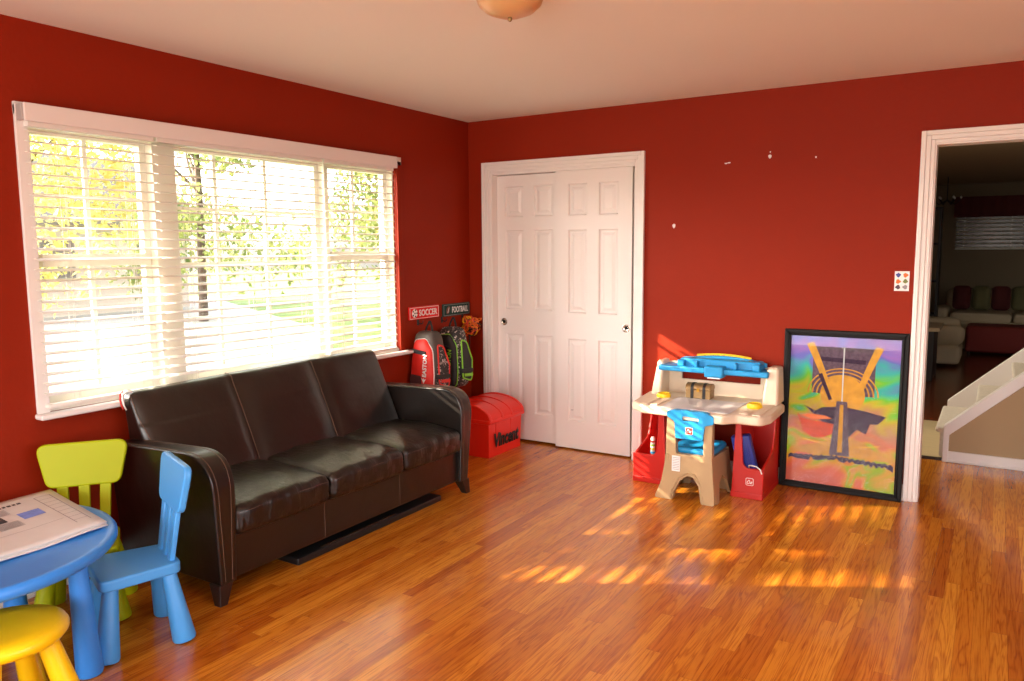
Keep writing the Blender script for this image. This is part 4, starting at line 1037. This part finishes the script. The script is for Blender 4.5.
bm = B(); tube(bm, [(0.05, -0.115, 0.967), (0.055, -0.11, 0.95), (0.06, -0.10, 0.92), (0.058, -0.10, 0.80), (0.05, -0.095, 0.72)], 0.006, 6); obj('hanging_strap', bm, 'bagblack', r, world=True)

# sticker sheet on the back wall
r = empty('sticker_sheet', (3.018, -0.001, 1.228), 0, 'small white sheet of coloured stickers on the wall beside the doorway', 'sticker sheet')
bm = B(); box(bm, 2.980, 3.056, -0.003, 0.0, 1.228, 1.340); obj('sheet', bm, 'white', r, world=True, smooth=0)
for k, (x, z, mn) in enumerate(((2.999, 1.318, 'navy'), (3.036, 1.318, 'orange'), (2.999, 1.282, 'orange'), (3.036, 1.284, 'leafg'), (2.999, 1.250, 'slate'), (3.036, 1.250, 'ink'))):
    bm = B(); prism(bm, [(x + .013 * math.cos(a) * (1 + .25 * math.sin(a * 3 + k)), z + .012 * math.sin(a) * (1 + .2 * math.cos(a * 4))) for a in [2 * PI * q / 12 for q in range(12)]], 'xz', -0.0036, -0.003); obj('sticker', bm, mn, r, world=True, smooth=0)

# ceiling lamp
r = empty('ceiling_lamp', (1.885, -2.41, H), 0, 'round amber glass flush lamp in the middle of the ceiling', 'ceiling lamp')
bm = B(); lathe(bm, [(0, 0), (0.135, 0), (0.135, -0.018), (0.12, -0.022), (0, -.022)], 40); obj('canopy', bm, 'chrome', r)
bm = B(); lathe(bm, [(0.128, -0.018), (0.128, -0.028), (0.118, -0.055), (0.09, -0.080), (0.05, -0.095), (0.012, -0.100), (0, -0.100)], 48); obj('glass_bowl', bm, 'lampglass', r, smooth=60)
bm = B(); lathe(bm, [(0, -0.1), (0.006, -0.1), (0.009, -0.106), (0.006, -0.114), (0, -0.117)], 20); obj('finial', bm, 'bronze', r, smooth=60)

# ------------------------------------------------------------ beyond the doorway
bm = B(); box(bm, 1.7, 8.0, 1.13, 2.47, -0.06, -0.001); struct('floor_entry', bm, 'hallfloor', smooth=0)
bm = B(); box(bm, 1.7, 8.0, 2.47, 9.35, -0.06, 0.0)
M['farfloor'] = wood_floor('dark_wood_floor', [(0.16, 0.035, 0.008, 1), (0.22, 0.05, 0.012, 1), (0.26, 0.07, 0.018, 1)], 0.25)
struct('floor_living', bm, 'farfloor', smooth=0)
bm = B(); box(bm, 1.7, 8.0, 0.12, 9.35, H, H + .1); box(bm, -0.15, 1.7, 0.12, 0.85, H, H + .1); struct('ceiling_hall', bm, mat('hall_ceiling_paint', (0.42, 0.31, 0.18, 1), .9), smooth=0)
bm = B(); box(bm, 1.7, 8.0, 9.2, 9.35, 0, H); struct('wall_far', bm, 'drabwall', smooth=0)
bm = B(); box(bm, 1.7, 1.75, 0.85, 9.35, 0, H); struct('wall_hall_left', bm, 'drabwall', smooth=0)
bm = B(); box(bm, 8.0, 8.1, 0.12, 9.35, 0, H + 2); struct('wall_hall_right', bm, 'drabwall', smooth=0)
bm = B(); box(bm, 3.06, 3.222, 1.075, 1.125, 0.0, 0.012); box(bm, 1.75, 3.06, 1.075, 1.125, 0, .012); struct('trim_9', bm, 'darkwood', smooth=0, bevel=.003)
# stairs rising to the right
sl = 0.920; x0s = 3.235
def zl(x, z0_, xr): return z0_ + (x - xr) * sl
bm = B(); prism(bm, [(3.245, 0.0), (5.4, 0.0), (5.4, 0.20 + (5.4 - 3.245) * sl), (3.245, 0.20)], 'xz', 1.08, 1.13); struct('wall_stair', bm, 'tanwall', smooth=0)
bm = B(); prism(bm, [(3.225, 0.0), (3.26, 0.0), (3.26, 0.190), (5.42, 0.190 + 2.16 * sl), (5.42, 0.258 + 2.19 * sl), (3.225, 0.250)], 'xz', 1.05, 1.145); struct('trim_10', bm, 'trim', smooth=0, bevel=0.005)
bm = B(); box(bm, 3.26, 5.4, 1.064, 1.08, 0, 0.075); box(bm, 3.26, 5.4, 1.055, 1.08, 0, 0.018); struct('baseboard_stair', bm, 'trim', smooth=0, bevel=.003)
bm = B(); prism(bm, [(3.20, 0.0), (5.4, 0.0), (5.4, 0.265 + (5.4 - 3.213) * sl + .02), (3.20, 0.265)], 'xz', 2.0, 2.06); struct('trim_11', bm, 'trim', smooth=0, bevel=0.004)
# treads: carpeted steps
nst = 8; rise = 0.19; run = rise / sl
stair = empty('staircase', (3.25, 1.57, 0), 0, 'cream carpeted stairs rising to the right beyond the doorway', 'stairs')
for k in range(nst):
    x = 3.225 + k * run if k else 3.20; z = 0.225 + k * rise
    bm = B(); rbox(bm, run + 0.035 + .02, 0.855, 0.042, 0.018, T(x + (run + .055) / 2 - .03, 1.5725, z - .021), n=1)
    box(bm, x, 3.225 + (k + 1) * run + .02, 1.145, 2.0, max(0, z - rise - 0.02), z - .03)
    obj('step', bm, 'carpet', stair, world=True, smooth=50)
# living room furniture
def pillowbm(cx_, cy_, cz_, w, h, d, rz, rx):
    bm = B(); mt = T(cx_, cy_, cz_) @ RZ(rz) @ RX(rx)
    def f(x, y, z): k = (1 - (2 * x / w) ** 4) * (1 - (2 * z / h) ** 4); return (x, y * (0.35 + 0.65 * max(0, k)), z)
    rbox(bm, w, d, h, d * .4, mt, fn=f, n=8); return bm
so = empty('living_room_sofa', (4.0, 8.2, 0), 0, 'cream sofa against the far wall of the dark living room', 'sofa')
bm = B(); rbox(bm, 2.5, 0.85, 0.40, 0.06, T(4.08, 8.3, 0.21), n=2); obj('base', bm, 'cream', so, world=True)
bm = B(); rbox(bm, 2.5, 0.25, 0.55, 0.08, T(4.08, 8.80, 0.55), n=2); obj('backrest', bm, 'cream', so, world=True)
for cx_ in (3.30, 4.08, 4.86):
    bm = B(); rbox(bm, 0.76, 0.72, 0.14, 0.05, T(cx_, 8.26, 0.46), n=3); obj('seat_cushion', bm, 'cream', so, world=True)
bm = B(); rbox(bm, 0.20, 0.85, 0.58, 0.07, T(2.80, 8.3, 0.30), n=2); obj('arm', bm, 'cream', so, world=True)
for x, m_, lab in ((3.04, 'darkred', 'dark red throw pillow at the left end of the cream sofa'), (3.29, 'olive', 'olive throw pillow beside the leftmost red one on the cream sofa'), (3.54, 'darkred', 'dark red throw pillow between the two olive ones on the cream sofa'), (3.79, 'olive', 'olive throw pillow farthest right on the cream sofa')):
    o = obj('throw_pillow', pillowbm(x, 8.50, 0.715, 0.235, 0.36, 0.16, random.uniform(-.05, .05), -0.25), m_); tag(o, lab, 'pillow', 'pillows on the cream sofa')
ot = empty('ottoman', (3.9, 7.55, 0), 0, 'long dark red upholstered ottoman in front of the cream sofa', 'ottoman')
bm = B(); rbox(bm, 1.6, 0.55, 0.36, 0.05, T(3.95, 7.55, 0.22), n=2); obj('cushion_top', bm, 'redup', ot, world=True)
for x in (3.2, 4.7):
    for y in (7.33, 7.77): bm = B(); lathe(bm, [(0, 0), (.02, 0), (.03, .06), (0, .06)], 12, off=(x, y, 0)); obj('leg', bm, 'darkwood', ot, world=True)
ac = empty('armchair', (2.75, 6.0, 0), 0, 'cream armchair in the dark living room just inside the doorway', 'armchair')
bm = B(); rbox(bm, 0.85, 0.75, 0.24, 0.06, T(2.72, 6.2, 0.16), n=2); obj('base', bm, 'cream', ac, world=True)
bm = B(); rbox(bm, 0.70, 0.60, 0.20, 0.08, T(2.80, 6.15, 0.36), n=2); obj('seat_cushion', bm, 'cream', ac, world=True)
bm = B(); rbox(bm, 0.80, 0.20, 0.24, 0.09, T(2.78, 5.93, 0.40), n=2); obj('arm', bm, 'cream', ac, world=True)
bm = B(); rbox(bm, 0.80, 0.20, 0.30, 0.09, T(2.72, 6.5, 0.42), n=2); obj('arm', bm, 'cream', ac, world=True)
bm = B(); rbox(bm, 0.22, 0.70, 0.60, 0.09, T(2.38, 6.2, 0.48), n=2); obj('backrest', bm, 'cream', ac, world=True)
sd = empty('side_desk', (2.70, 4.9, 0), 0, 'dark desk with a pale top edge behind the doorway casing', 'desk')
bm = B(); box(bm, 2.35, 2.98, 4.6, 5.3, 0.555, 0.60); obj('desktop', bm, 'cream', sd, world=True, bevel=.005)
bm = B(); box(bm, 2.38, 2.93, 4.63, 5.27, 0.0, 0.555); obj('cabinet', bm, 'black', sd, world=True, bevel=.005)
bc = empty('bookcase', (2.35, 6.9, 0), 0, 'tall black shelf unit with small objects in the dark living room', 'bookcase')
bm = B()
for x in (2.30, 2.78): box(bm, x, x + .03, 6.9, 7.2, 0, 2.0)
for z in (0.1, 0.55, 1.0, 1.5, 1.97): box(bm, 2.33, 2.78, 6.9, 7.2, z, z + .025)
obj('shelf_frame', bm, 'black', bc, world=True, smooth=0)
r = empty('hanging_lamp', (2.82, 7.6, 2.44), 0, 'small dark chandelier with bright drops in the living room', 'lamp')
bm = B(); tube(bm, [(2.82, 7.6, 2.44), (2.82, 7.6, 2.12)], .006, 6); obj('stem', bm, 'black', r, world=True)
bm = B()
for k in range(6): a = 2 * PI * k / 6; tube(bm, [(2.82, 7.6, 2.12), (2.82 + .10 * math.cos(a), 7.6 + .10 * math.sin(a), 2.06), (2.82 + .17 * math.cos(a), 7.6 + .17 * math.sin(a), 2.13)], .007, 5)
obj('arms', bm, 'black', r, world=True)
bm = B()
for k in range(6): a = 2 * PI * k / 6; lathe(bm, [(0, 0), (.012, .012), (.014, .03), (0, .045)], 8, off=(2.82 + .17 * math.cos(a), 7.6 + .17 * math.sin(a), 2.13))
obj('bulbs', bm, 'white', r, world=True)
# far window with blind
bm = B(); box(bm, 2.885, 4.4, 9.185, 9.2, 1.43, 1.95); struct('window_4', bm, mat('dark_glass', (0.03, 0.028, 0.02, 1), .2), smooth=0)  # opaque dark pane
r = empty('window_blind', (3.65, 9.15, 1.43), 0, 'half-lit white slatted blind on the far living room window', 'window blind')
bm = B(); z = 1.455
while z < 1.92:
    box(bm, 2.89, 4.40, -0.022, 0.022, -.0015, .0015, T(0, 9.155, z) @ RX(math.radians(-35))); z += 0.062
obj('slats', bm, 'blind', r, world=True, smooth=0)
for x in (3.0, 3.62, 4.25): bm = B(); tube(bm, [(x, 9.13, 1.44), (x, 9.13, 1.93)], .004, 4); obj('ladder_cord', bm, 'blind', r, world=True)
bm = B(); box(bm, 2.885, 4.4, 9.13, 9.185, 1.425, 1.445); obj('bottom_rail', bm, 'blind', r, world=True, smooth=0)
r = empty('curtain_valance', (3.65, 9.1, 1.92), 0, 'dark red fabric valance above the far living room window', 'valance')
bm = B()
pts = [(2.85 + i * .03, 9.10 + .012 * math.sin(i * 1.3)) for i in range(54)]
prism(bm, pts + [(x, 9.19) for x, y in reversed(pts)], 'xy', 1.925, 2.235); obj('fabric', bm, 'darkred', r, world=True, smooth=60)

# ------------------------------------------------------------ outside the window
bm = B(); box(bm, -60, -0.16, -40, 60, -0.7, -0.5); struct('lawn', bm, 'lawn', smooth=0); bpy.data.objects['lawn'].name = 'ground_lawn'
bm = B(); prism(bm, [(-26, -8), (-3.5, -8), (-4.2, 1.5), (-7.2, 5.4), (-10, 8.5), (-26, 17)], 'xy', -0.52, -0.485); struct('ground_driveway', bm, 'drive', smooth=0)
def tree(x, y, h, rad, m, label, n, leaf=.16, trunk=.13, seed=0, low=.35):
    random.seed(seed)
    r = empty('tree', (x, y, -0.5), 0, label, 'tree')
    bm = B(); tube(bm, [(0, 0, 0), (.05, .03, h * .35), (-.04, .06, h * .7)], [trunk, trunk * .75, trunk * .4], 10)
    for k in range(7):
        a = random.uniform(0, 2 * PI); z = h * random.uniform(.3, .65); q = rad * random.uniform(.5, .85)
        tube(bm, [(0, 0, z), (q * .5 * math.cos(a), q * .5 * math.sin(a), z + h * .10), (q * math.cos(a), q * math.sin(a), z + h * .24)], [trunk * .4, trunk * .25, trunk * .08], 6)
    obj('trunk', bm, 'bark', r)
    bm = B(); blobs = [(Vector((random.uniform(-.6, .6) * rad, random.uniform(-.6, .6) * rad, h * random.uniform(low, .92))), rad * random.uniform(.3, .55)) for _ in range(16)]
    for k in range(n):
        c, br = random.choice(blobs); d = Vector((random.gauss(0, 1), random.gauss(0, 1), random.gauss(0, .8))).normalized() * br * random.uniform(.5, 1.05)
        p = c + d; p.z = max(p.z, .4); a = Vector((random.gauss(0, 1), random.gauss(0, 1), random.gauss(0, 1))).normalized(); b_ = a.cross(Vector((random.gauss(0, 1), random.gauss(0, 1), random.gauss(0, 1)))).normalized(); s = leaf * random.uniform(.6, 1.2)
        bm.faces.new([bm.verts.new(p + a * s * u + b_ * s * .6 * v) for u, v in ((-1, 0), (0, -.8), (1, 0), (0, .8))])
    obj('foliage', bm, m, r, smooth=0, recalc=False)
    return r
tree(-9.5, 1.2, 6.5, 2.3, 'leafy', 'yellow-leaved tree on the lawn seen through the left window', 7500, leaf=.085, seed=1, low=.22)
tree(-15.5, 9.0, 9.0, 2.6, 'leafg', 'tall green tree beyond the driveway seen through the middle window', 9000, leaf=.11, seed=2, low=.06)
tree(-9.6, 10.2, 8.0, 2.3, 'leafg', 'green tree beyond the lawn seen through the middle of the window', 9000, leaf=.10, seed=3, low=.08)
tree(-17.8, 2.6, 7.0, 2.2, 'leafo', 'orange autumn tree beyond the driveway seen at the left of the middle window', 6000, leaf=.12, seed=4, low=.06)
tree(-7.2, 15.0, 7.5, 2.3, 'leafy', 'yellow autumn tree seen through the right window', 7000, leaf=.11, seed=5, low=.06)
tree(-13.5, 16.5, 8.0, 2.6, 'leafo', 'orange tree farthest behind the driveway, seen through the right window', 7000, leaf=.11, seed=6, low=.15)
hs = empty('neighbour_house', (-24, 9, -0.5), 0, 'pale neighbouring house with a gabled roof beyond the trees', 'house')
bm = B(); prism(bm, [(-28, 0 - .5), (-28, 2.6), (-24.5, 4.6), (-21, 2.6), (-21, -.5)], 'xz', 3.5, 12.5); obj('walls', bm, 'siding', hs, world=True, smooth=0)
for s in (-1, 1):
    bm = B(); prism(bm, [(-24.5, 4.62), (-24.5, 4.85), (-24.5 + s * 4.0, 2.5), (-24.5 + s * 4.0, 2.3)], 'xz', 3.1, 12.9); obj('roof', bm, 'roof', hs, world=True, smooth=0)
for y in (5.0, 8.0, 11.0):
    bm = B(); box(bm, -20.99, -20.95, y - .5, y + .5, .6, 1.9); obj('window', bm, 'roof', hs, world=True, smooth=0)
# sparse tree on the sunny side that dapples the sunlight
tree(-9.6, -8.1, 9.4, 2.3, 'leafy', 'slim sparse yellow tree left of the house front, throwing dappled shade', 300, seed=9, low=.62, leaf=.22, trunk=.07)

bm = B(); box(bm, -0.80, -0.15, YR, 3.0, 2.20, 2.34); struct('roof_eave', bm, 'trim', smooth=0)
# ------------------------------------------------------------ light
w = bpy.data.worlds.new('sky'); sc.world = w; w.use_nodes = True; nt = w.node_tree
bg = nt.nodes['Background']; sky = nt.nodes.new('ShaderNodeTexSky'); sky.sky_type = 'NISHITA'; sky.sun_disc = False
sky.sun_elevation = math.radians(24); sky.sun_rotation = math.radians(240); sky.dust_density = 3.0; sky.air_density = 1.0
hsv = nt.nodes.new('ShaderNodeHueSaturation'); hsv.inputs['Saturation'].default_value = 0.35
nt.links.new(sky.outputs[0], hsv.inputs['Color']); nt.links.new(hsv.outputs[0], bg.inputs[0]); bg.inputs[1].default_value = 1.6
sun = bpy.data.lights.new('sun', 'SUN'); sun.energy = 36; sun.angle = math.radians(0.5); sun.color = (1.0, 0.86, 0.66)
so_ = bpy.data.objects.new('sun', sun); COL.objects.link(so_)
so_.rotation_euler = Vector((0.872, 0.488, -0.478)).to_track_quat('-Z', 'Y').to_euler()
def area(name, loc, target, sx, sy_, power, color):
    l = bpy.data.lights.new(name, 'AREA'); l.shape = 'RECTANGLE'; l.size = sx; l.size_y = sy_; l.energy = power; l.color = color
    o = bpy.data.objects.new(name, l); COL.objects.link(o); o.location = loc
    o.rotation_euler = (Vector(target) - Vector(loc)).to_track_quat('-Z', 'Y').to_euler(); return o
area('added_front_fill', (2.2, YR - 0.05, 1.35), (1.9, 0, 3.3), 3.3, 1.65, 185, (1.0, 0.90, 0.80))  # added fill lamp behind the camera, brightens ceiling and room
area('added_right_fill', (XR + 0.05, -3.8, 1.4), (0, -2.6, 2.6), 3.1, 1.35, 30, (1.0, 0.90, 0.80))  # second unseen fill, added at an invented opening
area('added_entry_fill', (1.95, 1.75, 1.5), (3.6, 1.7, 0.9), 0.5, 0.9, 40, (1.0, 0.86, 0.66))  # lamp added to brighten the hall floor and steps, no window here
area('added_living_room_fill', (7.6, 6.0, 1.6), (3.0, 6.5, 1.2), 1.4, 1.2, 5, (1.0, 0.88, 0.70))  # weak added fill by the side wall, away from the far window

sc.view_settings.view_transform = 'Standard'; sc.view_settings.look = 'None'
sc.view_settings.exposure = -0.28; sc.view_settings.gamma = 1.0; sc.view_settings.use_curve_mapping = False
sc.cycles.use_denoising = True
sc.cycles.max_bounces = 10; sc.cycles.diffuse_bounces = 5; sc.cycles.transparent_max_bounces = 12
sc.cycles.sample_clamp_indirect = 6.0
